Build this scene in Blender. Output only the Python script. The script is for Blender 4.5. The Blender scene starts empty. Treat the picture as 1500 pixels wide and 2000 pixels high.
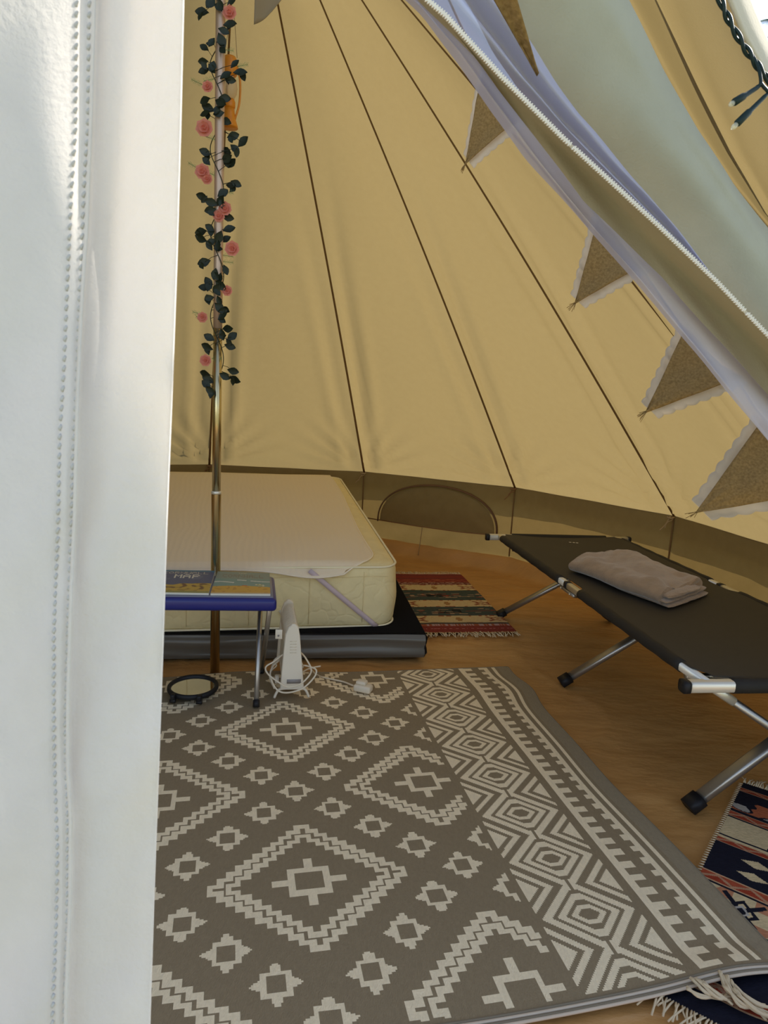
import bpy, bmesh, math, random
import numpy as np
from mathutils import Vector, Matrix, noise
random.seed(4)
SC = bpy.context.scene
COL = SC.collection
# ---------------------------------------------------------------- camera
CAM_H = 1.1626
FPX = 1352.28
RT = Vector((0.99872, 0.00861, 0.04984)); UPV = Vector((-0.05058, 0.17000, 0.98415)); FW = Vector((0, 0.98541, -0.17020))
RT = Vector((0.998720, 0.008610, 0.049845)).normalized()
UPV = RT.cross(FW).normalized(); FW = UPV.cross(RT).normalized()
CAMLOC = Vector((0, 0, CAM_H))
cd = bpy.data.cameras.new('camera'); cam = bpy.data.objects.new('camera', cd); COL.objects.link(cam)
m = Matrix((RT, UPV, -FW)).transposed().to_4x4(); m.translation = CAMLOC
cam.matrix_world = m
cd.sensor_fit = 'VERTICAL'; cd.sensor_height = 36; cd.sensor_width = 27
cd.lens = 36 * FPX / 2000; cd.clip_start = 0.02; cd.clip_end = 200
cd.dof.use_dof = True; cd.dof.focus_distance = 2.3; cd.dof.aperture_fstop = 22
SC.camera = cam
# ---------------------------------------------------------------- light
SUN_DIR = Vector((0.62, 0.50, 0.62)).normalized()      # towards the sun
w = bpy.data.worlds.new('world'); SC.world = w; w.use_nodes = True
wn = w.node_tree.nodes; wl = w.node_tree.links; wn.clear()
sky = wn.new('ShaderNodeTexSky'); sky.sky_type = 'NISHITA'; sky.sun_disc = False
sky.sun_elevation = math.asin(SUN_DIR.z); sky.sun_rotation = math.atan2(SUN_DIR.x, SUN_DIR.y)
sky.altitude = 50; sky.dust_density = 0.3; sky.ozone_density = 1.6
bg = wn.new('ShaderNodeBackground'); bg.inputs['Strength'].default_value = 0.17
wo = wn.new('ShaderNodeOutputWorld')
hs = wn.new('ShaderNodeHueSaturation'); hs.inputs['Saturation'].default_value = 0.72
wl.new(sky.outputs[0], hs.inputs['Color']); wl.new(hs.outputs[0], bg.inputs[0]); wl.new(bg.outputs[0], wo.inputs[0])
sd = bpy.data.lights.new('sun', 'SUN'); sd.energy = 4.6; sd.angle = math.radians(0.8); sd.color = (1, 0.95, 0.86)
so = bpy.data.objects.new('sun', sd); COL.objects.link(so)
so.rotation_euler = SUN_DIR.to_track_quat('Z', 'Y').to_euler(); so.location = (5, 2, 6)
SC.view_settings.view_transform = 'Standard'; SC.view_settings.look = 'None'
SC.view_settings.gamma = 1; SC.view_settings.use_curve_mapping = False
SC.view_settings.exposure = 0.76
SC.cycles.max_bounces = 10; SC.cycles.diffuse_bounces = 6; SC.cycles.transmission_bounces = 6
SC.cycles.transparent_max_bounces = 12; SC.cycles.sample_clamp_indirect = 6

# ---------------------------------------------------------------- helpers
def at(x, y, Y):
    """point at world depth Y seen at photo pixel x, y"""
    d = FW + RT * ((x - 750) / FPX) - UPV * ((y - 1000) / FPX)
    return CAMLOC + d * (Y / d.y)
def onz(x, y, z=0.0):
    d = FW + RT * ((x - 750) / FPX) - UPV * ((y - 1000) / FPX)
    return CAMLOC + d * ((z - CAM_H) / d.z)

def mat(name, color, rough=0.8, metal=0.0, bump=0.0, bscale=200.0, var=0.0, vscale=8.0, transl=None, spec=0.3,
        attr=False, coat=0.0, alpha=1.0, stretch=None, sheen=0.0, bdetail=4, bdist=0.002):
    mt = bpy.data.materials.new(name); mt.use_nodes = True
    nt = mt.node_tree; nd = nt.nodes; lk = nt.links
    b = nd['Principled BSDF']; out = nd['Material Output']
    b.inputs['Base Color'].default_value = (*color, 1); b.inputs['Roughness'].default_value = rough
    b.inputs['Metallic'].default_value = metal; b.inputs['Specular IOR Level'].default_value = spec
    b.inputs['Coat Weight'].default_value = coat; b.inputs['Sheen Weight'].default_value = sheen
    tc = nd.new('ShaderNodeTexCoord'); vec = tc.outputs['Object']
    if stretch:
        mp = nd.new('ShaderNodeMapping'); mp.inputs['Scale'].default_value = stretch; lk.new(vec, mp.inputs[0]); vec = mp.outputs[0]
    colsock = None
    if attr:
        a = nd.new('ShaderNodeAttribute'); a.attribute_name = 'col'; colsock = a.outputs['Color']
    if var > 0:
        n = nd.new('ShaderNodeTexNoise'); n.inputs['Scale'].default_value = vscale; n.inputs['Detail'].default_value = 5; lk.new(vec, n.inputs['Vector'])
        r = nd.new('ShaderNodeMapRange'); r.inputs[1].default_value = 0.3; r.inputs[2].default_value = 0.7
        r.inputs[3].default_value = 1 - var; r.inputs[4].default_value = 1 + var; lk.new(n.outputs[0], r.inputs[0])
        mx = nd.new('ShaderNodeMix'); mx.data_type = 'RGBA'; mx.blend_type = 'MULTIPLY'; mx.inputs[0].default_value = 1
        if colsock: lk.new(colsock, mx.inputs[6])
        else: mx.inputs[6].default_value = (*color, 1)
        lk.new(r.outputs[0], mx.inputs[7]); colsock = mx.outputs[2]
    if colsock: lk.new(colsock, b.inputs['Base Color'])
    if bump > 0:
        n2 = nd.new('ShaderNodeTexNoise'); n2.inputs['Scale'].default_value = bscale; n2.inputs['Detail'].default_value = bdetail; lk.new(vec, n2.inputs['Vector'])
        bp = nd.new('ShaderNodeBump'); bp.inputs['Strength'].default_value = bump; bp.inputs['Distance'].default_value = bdist
        lk.new(n2.outputs[0], bp.inputs['Height']); lk.new(bp.outputs[0], b.inputs['Normal'])
    last = b.outputs[0]
    if transl:
        tr = nd.new('ShaderNodeBsdfTranslucent'); tr.inputs[0].default_value = (*transl[0], 1)
        ms = nd.new('ShaderNodeMixShader'); ms.inputs[0].default_value = transl[1]
        if bump > 0: lk.new(bp.outputs[0], tr.inputs['Normal'])
        lk.new(last, ms.inputs[1]); lk.new(tr.outputs[0], ms.inputs[2]); last = ms.outputs[0]
    if alpha < 1:
        tp = nd.new('ShaderNodeBsdfTransparent'); ms = nd.new('ShaderNodeMixShader'); ms.inputs[0].default_value = alpha
        lk.new(tp.outputs[0], ms.inputs[1]); lk.new(last, ms.inputs[2]); last = ms.outputs[0]
    lk.new(last, out.inputs[0])
    return mt

class MB:
    def __init__(s): s.v = []; s.f = []; s.c = []; s.cur = (1, 1, 1)
    def add(s, vs, fs, col=None):
        n = len(s.v); s.v.extend([tuple(p) for p in vs]); s.f.extend([tuple(i + n for i in f) for f in fs])
        s.c.extend([col or s.cur] * len(fs)); return s
    def grid(s, nu, nv, fn, col=None, close=False):
        vs = [fn(i / nu, j / nv) for j in range(nv + 1) for i in range(nu + (0 if close else 1))]
        W = nu if close else nu + 1; fs = []; 
        for j in range(nv):
            for i in range(nu):
                a = j * W + i; b = j * W + (i + 1) % W if close else j * W + i + 1
                fs.append((a, b, b + W, a + W))
        n = len(s.v); s.v.extend([tuple(p) for p in vs]); s.f.extend([tuple(i + n for i in f) for f in fs])
        if callable(col):
            for j in range(nv):
                for i in range(nu): s.c.append(col((i + .5) / nu, (j + .5) / nv))
        else: s.c.extend([col or s.cur] * len(fs))
        return s
    def box(s, c, size, rot=None, bev=0.0, seg=2, fn=None, cuts=0):
        bm = bmesh.new(); bmesh.ops.create_cube(bm, size=1)
        for v in bm.verts: v.co = Vector((v.co.x * size[0], v.co.y * size[1], v.co.z * size[2]))
        if cuts: bmesh.ops.subdivide_edges(bm, edges=bm.edges[:], cuts=cuts, use_grid_fill=True)
        if bev > 0:
            ed = [e for e in bm.edges if e.calc_face_angle(0) > 0.5]
            bmesh.ops.bevel(bm, geom=ed, offset=bev, segments=seg, affect='EDGES', profile=0.5)
        R = rot or Matrix.Identity(3); c = Vector(c); bm.verts.index_update()
        vs = [(fn(v.co) if fn else R @ v.co + c) for v in bm.verts]; fs = [[v.index for v in f.verts] for f in bm.faces]
        bm.free(); return s.add(vs, fs)
    def tube(s, pts, r, n=8, cap=True, flat=None):
        pts = [Vector(p) for p in pts]; N = len(pts); rr = r if isinstance(r, (list, tuple)) else [r] * N
        t = (pts[1] - pts[0]).normalized(); up = Vector((0, 0, 1)) if abs(t.z) < .9 else Vector((1, 0, 0))
        nrm = t.cross(up).normalized(); vs = []
        for i in range(N):
            t = (pts[min(i + 1, N - 1)] - pts[max(i - 1, 0)]).normalized()
            nrm = (nrm - t * nrm.dot(t)).normalized(); bi = t.cross(nrm)
            fl = flat or 1.0
            for k in range(n):
                a = 2 * math.pi * k / n; vs.append(pts[i] + nrm * (math.cos(a) * rr[i]) + bi * (math.sin(a) * rr[i] * fl))
        fs = [(i * n + k, i * n + (k + 1) % n, (i + 1) * n + (k + 1) % n, (i + 1) * n + k) for i in range(N - 1) for k in range(n)]
        if cap: fs += [tuple(range(n))[::-1], tuple((N - 1) * n + k for k in range(n))]
        return s.add(vs, fs)
    def lathe(s, prof, c, n=20, axis=None):
        c = Vector(c); R = Vector(axis or (0, 0, 1)).to_track_quat('Z', 'Y').to_matrix(); vs = []; fs = []
        for r, z in prof:
            for k in range(n):
                a = 2 * math.pi * k / n; vs.append(R @ Vector((r * math.cos(a), r * math.sin(a), z)) + c)
        for i in range(len(prof) - 1):
            for k in range(n): fs.append((i * n + k, i * n + (k + 1) % n, (i + 1) * n + (k + 1) % n, (i + 1) * n + k))
        if prof[0][0] > 1e-4: fs.append(tuple(range(n))[::-1])
        if prof[-1][0] > 1e-4: fs.append(tuple((len(prof) - 1) * n + k for k in range(n)))
        return s.add(vs, fs)
    def build(s, name, material, parent=None, smooth=True, origin=None, stuff=False, attr=False, solid=0.0):
        me = bpy.data.meshes.new(name)
        o0 = Vector(origin) if origin else Vector((0, 0, 0))
        me.from_pydata([(p[0] - o0.x, p[1] - o0.y, p[2] - o0.z) for p in s.v], [], s.f); me.update()
        me.materials.append(material)
        if smooth: me.polygons.foreach_set('use_smooth', [True] * len(me.polygons))
        if attr:
            a = me.attributes.new('col', 'FLOAT_COLOR', 'FACE')
            a.data.foreach_set('color', np.array([(c[0], c[1], c[2], 1) for c in s.c], dtype=np.float32).ravel())
        o = bpy.data.objects.new(name, me); COL.objects.link(o)
        if parent is not None:
            o.parent = parent; o.location = o0 - (Vector(parent['_w']) if '_w' in parent else Vector((0, 0, 0)))
            base = parent
            o['_w'] = tuple(o0)
        else:
            o.location = o0; o['_w'] = tuple(o0)
        if stuff: o['kind'] = 'stuff'
        if solid: 
            md = o.modifiers.new('thickness', 'SOLIDIFY'); md.thickness = solid; md.offset = 0
        return o
def empty(name, loc=(0, 0, 0)):
    o = bpy.data.objects.new(name, None); o.empty_display_size = .1; o.location = loc; o['_w'] = tuple(loc); COL.objects.link(o); return o
def tag(o, label, cat, group=None):
    o['label'] = label; o['category'] = cat
    if group: o['group'] = group
    return o
def struct(o, label=None, cat=None):
    o['kind'] = 'structure'
    if label: o['label'] = label
    if cat: o['category'] = cat
    return o
def crom(pts, n=8):
    pts = [Vector(p) for p in pts]; P = [pts[0] * 2 - pts[1]] + pts + [pts[-1] * 2 - pts[-2]]; out = []
    for i in range(1, len(P) - 2):
        for k in range(n):
            t = k / n; a, b, c, d = P[i - 1:i + 3]
            out.append(.5 * ((2 * b) + (c - a) * t + (2 * a - 5 * b + 4 * c - d) * t * t + (3 * b - a - 3 * c + d) * t ** 3))
    out.append(pts[-1]); return out
def interp(tab, x):
    xs = [t[0] for t in tab]
    if x <= xs[0]: i = 0
    elif x >= xs[-1]: i = len(xs) - 2
    else: i = max(k for k in range(len(xs) - 1) if xs[k] <= x)
    a, b = tab[i], tab[i + 1]; t = (x - a[0]) / (b[0] - a[0]); return a[1] + (b[1] - a[1]) * t
def sm(a, b, x):
    t = min(1, max(0, (x - a) / (b - a))); return t * t * (3 - 2 * t)
def lin(r, g, b):
    f = lambda c: (c / 255 / 12.92) if c < 10.3 else ((c / 255 + .055) / 1.055) ** 2.4
    return (f(r), f(g), f(b))
def nz(x, y, z=0.0, s=1.0): return noise.noise(Vector((x * s, y * s, z * s)))

# ---------------------------------------------------------------- materials
M = {}
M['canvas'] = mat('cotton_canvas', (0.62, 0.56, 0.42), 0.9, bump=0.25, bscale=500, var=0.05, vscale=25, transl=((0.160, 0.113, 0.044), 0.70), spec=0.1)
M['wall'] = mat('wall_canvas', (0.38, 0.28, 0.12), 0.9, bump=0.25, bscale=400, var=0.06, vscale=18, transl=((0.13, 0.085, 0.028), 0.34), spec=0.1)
M['seam'] = mat('felled_seam', (0.20, 0.12, 0.05), 0.9, spec=0.1)
M['flap'] = mat('white_canvas_outer_face', (0.88, 0.85, 0.83), 0.95, bump=0.5, bscale=260, var=0.02, vscale=60, transl=((0.95, 0.88, 0.80), 0.38), spec=0.1)
M['thread'] = mat('stitch_thread', (0.56, 0.54, 0.52), 0.9)
M['flapshade'] = mat('double_canvas_painted_shade', (0.46, 0.45, 0.36), 0.95, bump=0.3, bscale=300, var=0.03, vscale=30, transl=((0.3, 0.24, 0.11), 0.08), spec=0.1)  # white canvas in shade, with the shade put into its grey-green colour
M['strip'] = mat('zip_facing_painted_shade', (0.34, 0.29, 0.20), 0.9, bump=0.3, bscale=300, stretch=(1, 1, 1), transl=((0.5, 0.35, 0.15), 0.2), spec=0.1)  # shade on the flap's underside put into the brown colour
M['sheer'] = mat('sheer_voile', (0.62, 0.61, 0.76), 0.85, bump=0.1, bscale=500, transl=((0.5, 0.49, 0.6), 0.4), alpha=0.84, spec=0.1)
M['zip'] = mat('ivory_zip_teeth', (0.88, 0.83, 0.75), 0.45, spec=0.5)
M['cream'] = mat('cream_canvas_edge', (0.78, 0.72, 0.58), 0.9, bump=0.2, bscale=300, transl=((0.7, 0.55, 0.3), 0.25), spec=0.1)
M['floor'] = mat('groundsheet', (0.52, 0.27, 0.085), 0.42, bump=1.0, bscale=2.6, var=0.10, vscale=4, spec=0.45, stretch=(1, 2.2, 1), bdetail=9, bdist=0.035)
M['rug'] = mat('woven_rug', (0.3, 0.3, 0.3), 0.75, attr=True, bump=0.9, bscale=420, var=0.06, vscale=160, spec=0.25, stretch=(1, 0.45, 1))
M['kilim'] = mat('woven_kilim', (0.3, 0.3, 0.3), 0.95, attr=True, bump=0.9, bscale=300, var=0.15, vscale=200, spec=0.1, stretch=(0.4, 1, 1))
M['fringe'] = mat('cotton_fringe', (0.66, 0.53, 0.34), 0.95, spec=0.1)
M['piping'] = mat('rug_hem', (0.58, 0.48, 0.36), 0.8)
M['piping2'] = mat('rug_hem_grey', (0.22, 0.18, 0.12), 0.8)
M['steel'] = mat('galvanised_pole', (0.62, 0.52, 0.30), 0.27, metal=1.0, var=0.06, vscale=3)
M['upper'] = mat('pole_reflection_tint', (0.62, 0.45, 0.33), 0.45, metal=0.55)  # pinkish reflection on the steel pole put into the colour
M['steel2'] = mat('grey_steel_tube', (0.42, 0.40, 0.37), 0.35, metal=0.9)
M['alu'] = mat('pale_aluminium', (0.78, 0.74, 0.64), 0.38, metal=0.55)
M['black'] = mat('black_plastic', (0.012, 0.011, 0.012), 0.5)
M['cot'] = mat('charcoal_polyester', (0.046, 0.038, 0.028), 0.7, bump=0.4, bscale=900, var=0.05, vscale=40, spec=0.3)
M['cotsleeve'] = mat('black_sleeve', (0.022, 0.019, 0.016), 0.7, bump=0.3, bscale=600)
M['blanket'] = mat('brown_fleece', (0.30, 0.205, 0.13), 0.95, bump=0.8, bscale=140, var=0.14, vscale=30, sheen=0.5, spec=0.1)
M['matt'] = mat('damask_ticking', (0.80, 0.68, 0.38), 0.75, bump=0.0, var=0.04, vscale=20)
M['mattpipe'] = mat('mattress_piping', (0.86, 0.78, 0.55), 0.7)
M['protector'] = mat('quilted_protector', (0.84, 0.72, 0.54), 0.9, bump=0.0)
M['lilac'] = mat('lilac_elastic', (0.60, 0.48, 0.50), 0.7)
M['vinyl'] = mat('grey_vinyl', (0.125, 0.112, 0.088), 0.32, spec=0.5)
M['flock'] = mat('black_flock', (0.006, 0.006, 0.008), 0.95, spec=0.1)
M['blue'] = mat('blue_plastic', (0.012, 0.016, 0.16), 0.35, spec=0.5)
M['tabletop'] = mat('table_grey_blue', (0.16, 0.18, 0.26), 0.3, spec=0.5)
M['white'] = mat('white_enamel', (0.78, 0.70, 0.56), 0.4, spec=0.5)
M['offwhite'] = mat('ivory_plastic', (0.72, 0.62, 0.46), 0.45, spec=0.5)
M['grille'] = mat('grey_label', (0.30, 0.27, 0.25), 0.5)
M['glass'] = mat('mirror_glass', (0.85, 0.85, 0.85), 0.03, metal=1.0)
M['leaf'] = mat('dark_green_leaf', (0.012, 0.020, 0.008), 0.5, var=0.3, vscale=60, spec=0.4)
M['stem'] = mat('dark_stem', (0.02, 0.028, 0.015), 0.6)
M['pink'] = mat('pink_petal', (0.85, 0.36, 0.27), 0.7, transl=((0.8, 0.3, 0.22), 0.3))
M['fern'] = mat('pale_green_sprig', (0.20, 0.32, 0.12), 0.7)
M['orange'] = mat('orange_enamel', (0.75, 0.26, 0.015), 0.4, spec=0.5)
M['lampglass'] = mat('lantern_glass', (0.8, 0.6, 0.35), 0.1, alpha=0.45)
M['burlap'] = mat('burlap', (0.35, 0.22, 0.085), 0.95, bump=0.9, bscale=260, var=0.3, vscale=220, spec=0.05, transl=((0.5, 0.32, 0.10), 0.25))
M['lace'] = mat('pale_lace', (0.48, 0.43, 0.36), 0.9, transl=((0.6, 0.5, 0.38), 0.3), alpha=0.72)
M['cable'] = mat('dark_green_cable', (0.008, 0.022, 0.018), 0.5)
M['clear'] = mat('clear_bulb', (0.85, 0.8, 0.6), 0.15, alpha=0.5)
M['print'] = mat('printed_cover', (0.3, 0.3, 0.3), 0.45, attr=True, spec=0.4)
M['paper'] = mat('paper_pages', (0.7, 0.66, 0.55), 0.8)
M['rope'] = mat('brown_cord', (0.24, 0.13, 0.06), 0.9)
M['rope2'] = mat('pale_cord', (0.38, 0.27, 0.14), 0.9)
M['grass'] = mat('grass', (0.24, 0.24, 0.12), 0.95, var=0.3, vscale=3)
M['frond'] = mat('palm_frond', (0.05, 0.10, 0.03), 0.6)
M['bark'] = mat('palm_bark', (0.12, 0.085, 0.05), 0.9)

# quilting relief for mattress side and protector
def add_relief(mt, kind):
    nt = mt.node_tree; nd = nt.nodes; lk = nt.links; b = nd['Principled BSDF']
    tc = nd.new('ShaderNodeTexCoord')
    if kind == 'scroll':
        v = nd.new('ShaderNodeTexVoronoi'); v.feature = 'DISTANCE_TO_EDGE'; v.inputs['Scale'].default_value = 9
        n = nd.new('ShaderNodeTexNoise'); n.inputs['Scale'].default_value = 7
        mx = nd.new('ShaderNodeVectorMath'); mx.operation = 'MULTIPLY_ADD'; mx.inputs[1].default_value = (.16, .16, .16)
        lk.new(tc.outputs['Object'], n.inputs['Vector']); lk.new(n.outputs['Color'], mx.inputs[0]); lk.new(tc.outputs['Object'], mx.inputs[2]); lk.new(mx.outputs[0], v.inputs['Vector'])
        r = nd.new('ShaderNodeMapRange'); r.inputs[2].default_value = 0.09; lk.new(v.outputs['Distance'], r.inputs[0]); h = r.outputs[0]; dist = .004
    else:
        n = nd.new('ShaderNodeTexNoise'); n.inputs['Scale'].default_value = 2.2
        mx = nd.new('ShaderNodeVectorMath'); mx.operation = 'MULTIPLY_ADD'; mx.inputs[1].default_value = (.10, .10, 0)
        lk.new(tc.outputs['Object'], n.inputs['Vector']); lk.new(n.outputs['Color'], mx.inputs[0]); lk.new(tc.outputs['Object'], mx.inputs[2])
        mp = nd.new('ShaderNodeMapping'); mp.inputs['Rotation'].default_value = (0, 0, -.22); lk.new(mx.outputs[0], mp.inputs[0])
        wv = nd.new('ShaderNodeTexWave'); wv.wave_type = 'BANDS'; wv.bands_direction = 'X'; wv.inputs['Scale'].default_value = 11; wv.inputs['Distortion'].default_value = 1.6; wv.inputs['Detail'].default_value = 2; wv.inputs['Detail Scale'].default_value = 6
        lk.new(mp.outputs[0], wv.inputs[0]); h = wv.outputs['Fac']; dist = .0022
    bp = nd.new('ShaderNodeBump'); bp.inputs['Distance'].default_value = dist; bp.inputs['Strength'].default_value = .4
    lk.new(h, bp.inputs['Height']); lk.new(bp.outputs[0], b.inputs['Normal'])
add_relief(M['matt'], 'scroll'); add_relief(M['protector'], 'wave')

# ---------------------------------------------------------------- tent shell
PX, PY = -0.66, 2.681; R = 2.5; WH = 0.572; A0 = 1.3705; STEP = 0.4625
APEX = Vector((PX + 0.06, PY, 3.06))
def corner(k, r=R, z=WH): a = A0 - k * STEP; return Vector((PX + r * math.cos(a), PY + r * math.sin(a), z))
# corners k=-6..5 ; opening at the front between k=-6 and k=4.4
KS = list(range(-6, 5))
def insv(A): return ((Vector((PX, PY, WH)) - A).normalized() * .75 + Vector((0, 0, -.66))).normalized()
def cat(t): return -.035 * math.sin(math.pi * t) ** 1.0
def gore_pt(A, B, s, t, k):
    base = A.lerp(B, s); top = APEX + (base - APEX) * 0.03; P = top.lerp(base, t)
    n = (B - A).cross(APEX - A).normalized()
    if n.dot(Vector((PX, PY, 1)) - A) < 0: n = -n             # inwards
    L = (B - A).length * t; ds = s * L; de = (1 - s) * L
    d = -0.025 * math.sin(math.pi * t) * math.sin(math.pi * s)
    d += 0.015 * math.sin(math.pi * s) * t * -1
    for dist, sg in ((ds, 1), (de, 2)):
        d += (0.034 if sg == 1 else .014) * math.exp(-((dist - .080 - .03 * nz(t * 3, k, sg)) / .030) ** 2) * sm(.25, .8, t)
        d -= 0.012 * math.exp(-((dist - .15) / .03) ** 2) * sm(.35, .85, t)
        # puckers gathering at the eave corner
        h = (1 - t) * 3.2
        rr = math.hypot(dist, h); ang = math.atan2(dist, h + 1e-6)
        d += 0.016 * math.sin(ang * 19 + k * 1.7 + sg) * math.exp(-((rr - .24) / .24) ** 2) * sm(0, .07, rr) * sm(.0, .1, ang)
    d += 0.012 * nz(P.x, P.y + k, P.z, 1.6) * math.sin(math.pi * s)
    d *= sm(1.0, .975, t)
    return P + n * d + (insv(A).lerp(insv(B), s)) * cat(t)
ceiling = struct(empty('ceiling', (PX, PY, 0)))
for k in KS[:-1]:
    A, B = corner(k), corner(k + 1)
    MB().grid(30, 64, lambda s, t: gore_pt(A, B, s, 1 - (1 - t) ** 1.25, k)).build('canvas_panel', M['canvas'], ceiling)
    # unseen skirt outside the eave, put in to shade the wall
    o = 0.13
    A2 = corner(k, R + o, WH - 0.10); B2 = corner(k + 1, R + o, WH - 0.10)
    MB().grid(10, 2, lambda s, t: A.lerp(B, s).lerp(A2.lerp(B2, s), t)).build('eave_shade_skirt', M['wall'], ceiling)
for k in KS:
    A = corner(k); pts = []
    Bn = corner(k + 1)
    ins = (Vector((PX, PY, WH)) - A).normalized() * .75 + Vector((0, 0, -.66))
    for j in range(41):
        t = 0.03 + .97 * j / 40; P = APEX.lerp(A, t)
        s_ = cat(t)
        pts.append(P + insv(A) * (s_ + .003))
    MB().tube(pts, [0.0036 + 0.0045 * (i / 40) for i in range(41)], 6, flat=.6).build('seam', M['seam'], ceiling)

# walls
wall = struct(empty('wall_back', (PX, PY, 0)))
LIP = 0.095
for k in KS[:-1]:
    A, B = corner(k), corner(k + 1)
    def wp(s, t, A=A, B=B, k=k):
        P = A.lerp(B, s); P.z = WH + .004 - t * (WH - LIP + .02); n = (Vector((PX, PY, P.z)) - P).normalized()
        d = .012 * nz(P.x, P.y, P.z, 3) * math.sin(math.pi * s) - .02 * math.sin(math.pi * t) * math.sin(math.pi * s)
        d += .006 * math.sin((s * 1.3 + t * .8) * 22 + k) * t * math.sin(math.pi * s) + .008 * math.sin(t * 18 + s * 5) * sm(.55, .9, t) * math.sin(math.pi * s)
        return P + n * d
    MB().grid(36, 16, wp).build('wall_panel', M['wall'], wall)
for k in KS:
    A = corner(k, R - .006); MB().tube([A + Vector((0, 0, -.01)), A + Vector((0, 0, -.2)), (A.x, A.y, LIP)], .005, 6).build('wall_seam', M['seam'], wall)
    T = corner(k, R - .03, WH - .004); s1 = Vector((0.04, -.02, 0))
    g = MB(); g.tube(crom([T + Vector((0, 0, .006)), T + Vector((-.012, 0, -.02)), T + Vector((-.03, -.005, -.05)), T + Vector((-.055, -.01, -.075))], 5), .0035, 6)
    g.tube(crom([T + Vector((.012, 0, .002)), T + Vector((.008, -.006, -.015)), T + Vector((-.02, -.012, -.03)), T + Vector((-.03, -.012, -.06 + .02 * (k % 2)))], 5), .003, 6)
    g.tube(crom([T + Vector((-.02, 0, .0)), T + Vector((0, -.008, -.006)), T + Vector((.022, 0, .0))], 5), .005, 6)
    g.build('tie_cord', M['rope'] if k % 2 else M['rope2'], wall)

# mesh window in the wall panel between two seams
A, B = corner(0, R - .022), corner(1, R - .022)
win = struct(empty('window_1', tuple(A.lerp(B, .5))))
def wq(s, z): P = A.lerp(B, s); P.z = z; return P
arch = []
for i in range(41):
    a = math.pi * i / 40; ss = .52 - .40 * math.cos(a); zz = .225 + .305 * math.sin(a) ** .8 + .01 * (ss - .5)
    arch.append(wq(ss, zz))
MB().tube(arch, .0105, 8, flat=.5).build('zip_arch', mat('window_zip', (.14, .075, .04), .7, bump=.3, bscale=300), win)
MB().tube([wq(.04, .232), wq(.4, .222), wq(.7, .222), wq(.99, .236)], .004, 6).build('zip_base', M['rope'], win)
MB().tube(crom([wq(.435, .222), wq(.43, .15) + Vector((-.002, -.02, 0)), wq(.425, .02) + Vector((-.01, -.05, 0))], 6), .0035, 6).build('pull_cord', M['rope2'], win)
c2 = A.lerp(B, .52)
def pane(s, t):
    a = math.pi * s; ss = .52 - .385 * math.cos(a); zt = .225 + .29 * math.sin(a) ** .8
    return wq(ss, .226 + (zt - .226) * t) + Vector((0, .004 - .012 * math.sin(math.pi * s) * math.sin(math.pi * t) * (1 + nz(ss * 6, t * 3)), 0))
MB().grid(30, 10, pane).build('window_panel', M['wall'], win)

# groundsheet
def floor_pt(u, v):
    a = 2 * math.pi * u; rr = v ** .8
    x = math.cos(a); y = math.sin(a)
    seg = (A0 - a) / STEP; fr = seg - math.floor(seg); rad = R * math.cos(STEP / 2) / math.cos((fr - .5) * STEP) - .004
    rim = rr * rad; X, Y = PX + x * rim, PY + y * rim
    ed = rad - rim
    z = .010 * nz(X, Y, 0, 2.2) + .006 * abs(nz(X * .6 + Y * .6, (X - Y) * 2.5, 3, 2.0))
    z += .006 * max(0, 1 - abs(nz(X * .9 - Y * .5, X * .5 + Y * .9, 9, 1.6)) * 14) 
    z -= .014
    z += .10 * math.exp(-(ed / .05) ** 2) + sm(.25, .05, ed) * .030 * max(0, nz(X, Y, 2, 3.5)) * (1 if ed > .03 else .2)
    return Vector((X, Y, z * (1 if ed > .001 else 1)))
fl = MB().grid(300, 130, floor_pt, close=True).build('floor', M['floor']); struct(fl)
gr = MB(); gr.grid(20, 20, lambda s, t: Vector((-30 + 60 * s, -30 + 60 * t, -.045))); gr = gr.build('ground', M['grass']); struct(gr)

# tent front to the right of the doorway: canopy canvas above the door (backlit)
can = struct(empty('wall_front', (.9, 1.1, 1.8)))
def poly(tab, n, Yt, run=False):
    """tab: photo outline points ordered along the edge; returns n 3D points, Yt(depth along 0..1)"""
    L = [0]
    for i in range(1, len(tab)): L.append(L[-1] + math.hypot(tab[i][0] - tab[i - 1][0], tab[i][1] - tab[i - 1][1]))
    out = []
    for j in range(n + 1):
        q = L[-1] * j / n; i = max(k for k in range(len(L) - 1) if L[k] <= q + 1e-9); t = (q - L[i]) / (L[i + 1] - L[i])
        x = tab[i][0] + (tab[i + 1][0] - tab[i][0]) * t; y = tab[i][1] + (tab[i + 1][1] - tab[i][1]) * t
        out.append(at(x, y, Yt(j / n)))
    if not run: return out
    # the cloth runs on to the tent top and down to the eave beside the doorway
    a, b = out[0], out[-1]; TA, TB = Vector((-.50, 2.30, 2.75)), Vector((1.50, .98, .36))
    ka = TA + (a - out[n // 2]) * .0 + Vector((0, 0, 0)); g0 = [TA.lerp(a, q / 12) for q in range(12)]; g1 = [b.lerp(TB + (b - at(1640, 900, 1.0)) * .35, q / 8) for q in range(1, 9)]
    return g0 + out + g1
def loft(rows, n, sub=8, off=None):
    """rows: list of polylines with n+1 points; catmull-rom across"""
    g = MB(); R_ = len(rows); cols = []; n0 = n; n = len(rows[0]) - 1; pre = 12 if n > n0 else 0
    for j in range(n + 1):
        cols.append(crom([r[j] for r in rows], sub))
    W = len(cols[0]); vs = []
    for j in range(n + 1):
        for i in range(W):
            p = cols[j][i]
            if off: p = p + off(i / (W - 1), (j - pre) / n0)
            vs.append(p)
    fs = [(j * W + i, j * W + i + 1, (j + 1) * W + i + 1, (j + 1) * W + i) for j in range(n) for i in range(W - 1)]
    return g.add(vs, fs)
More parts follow.
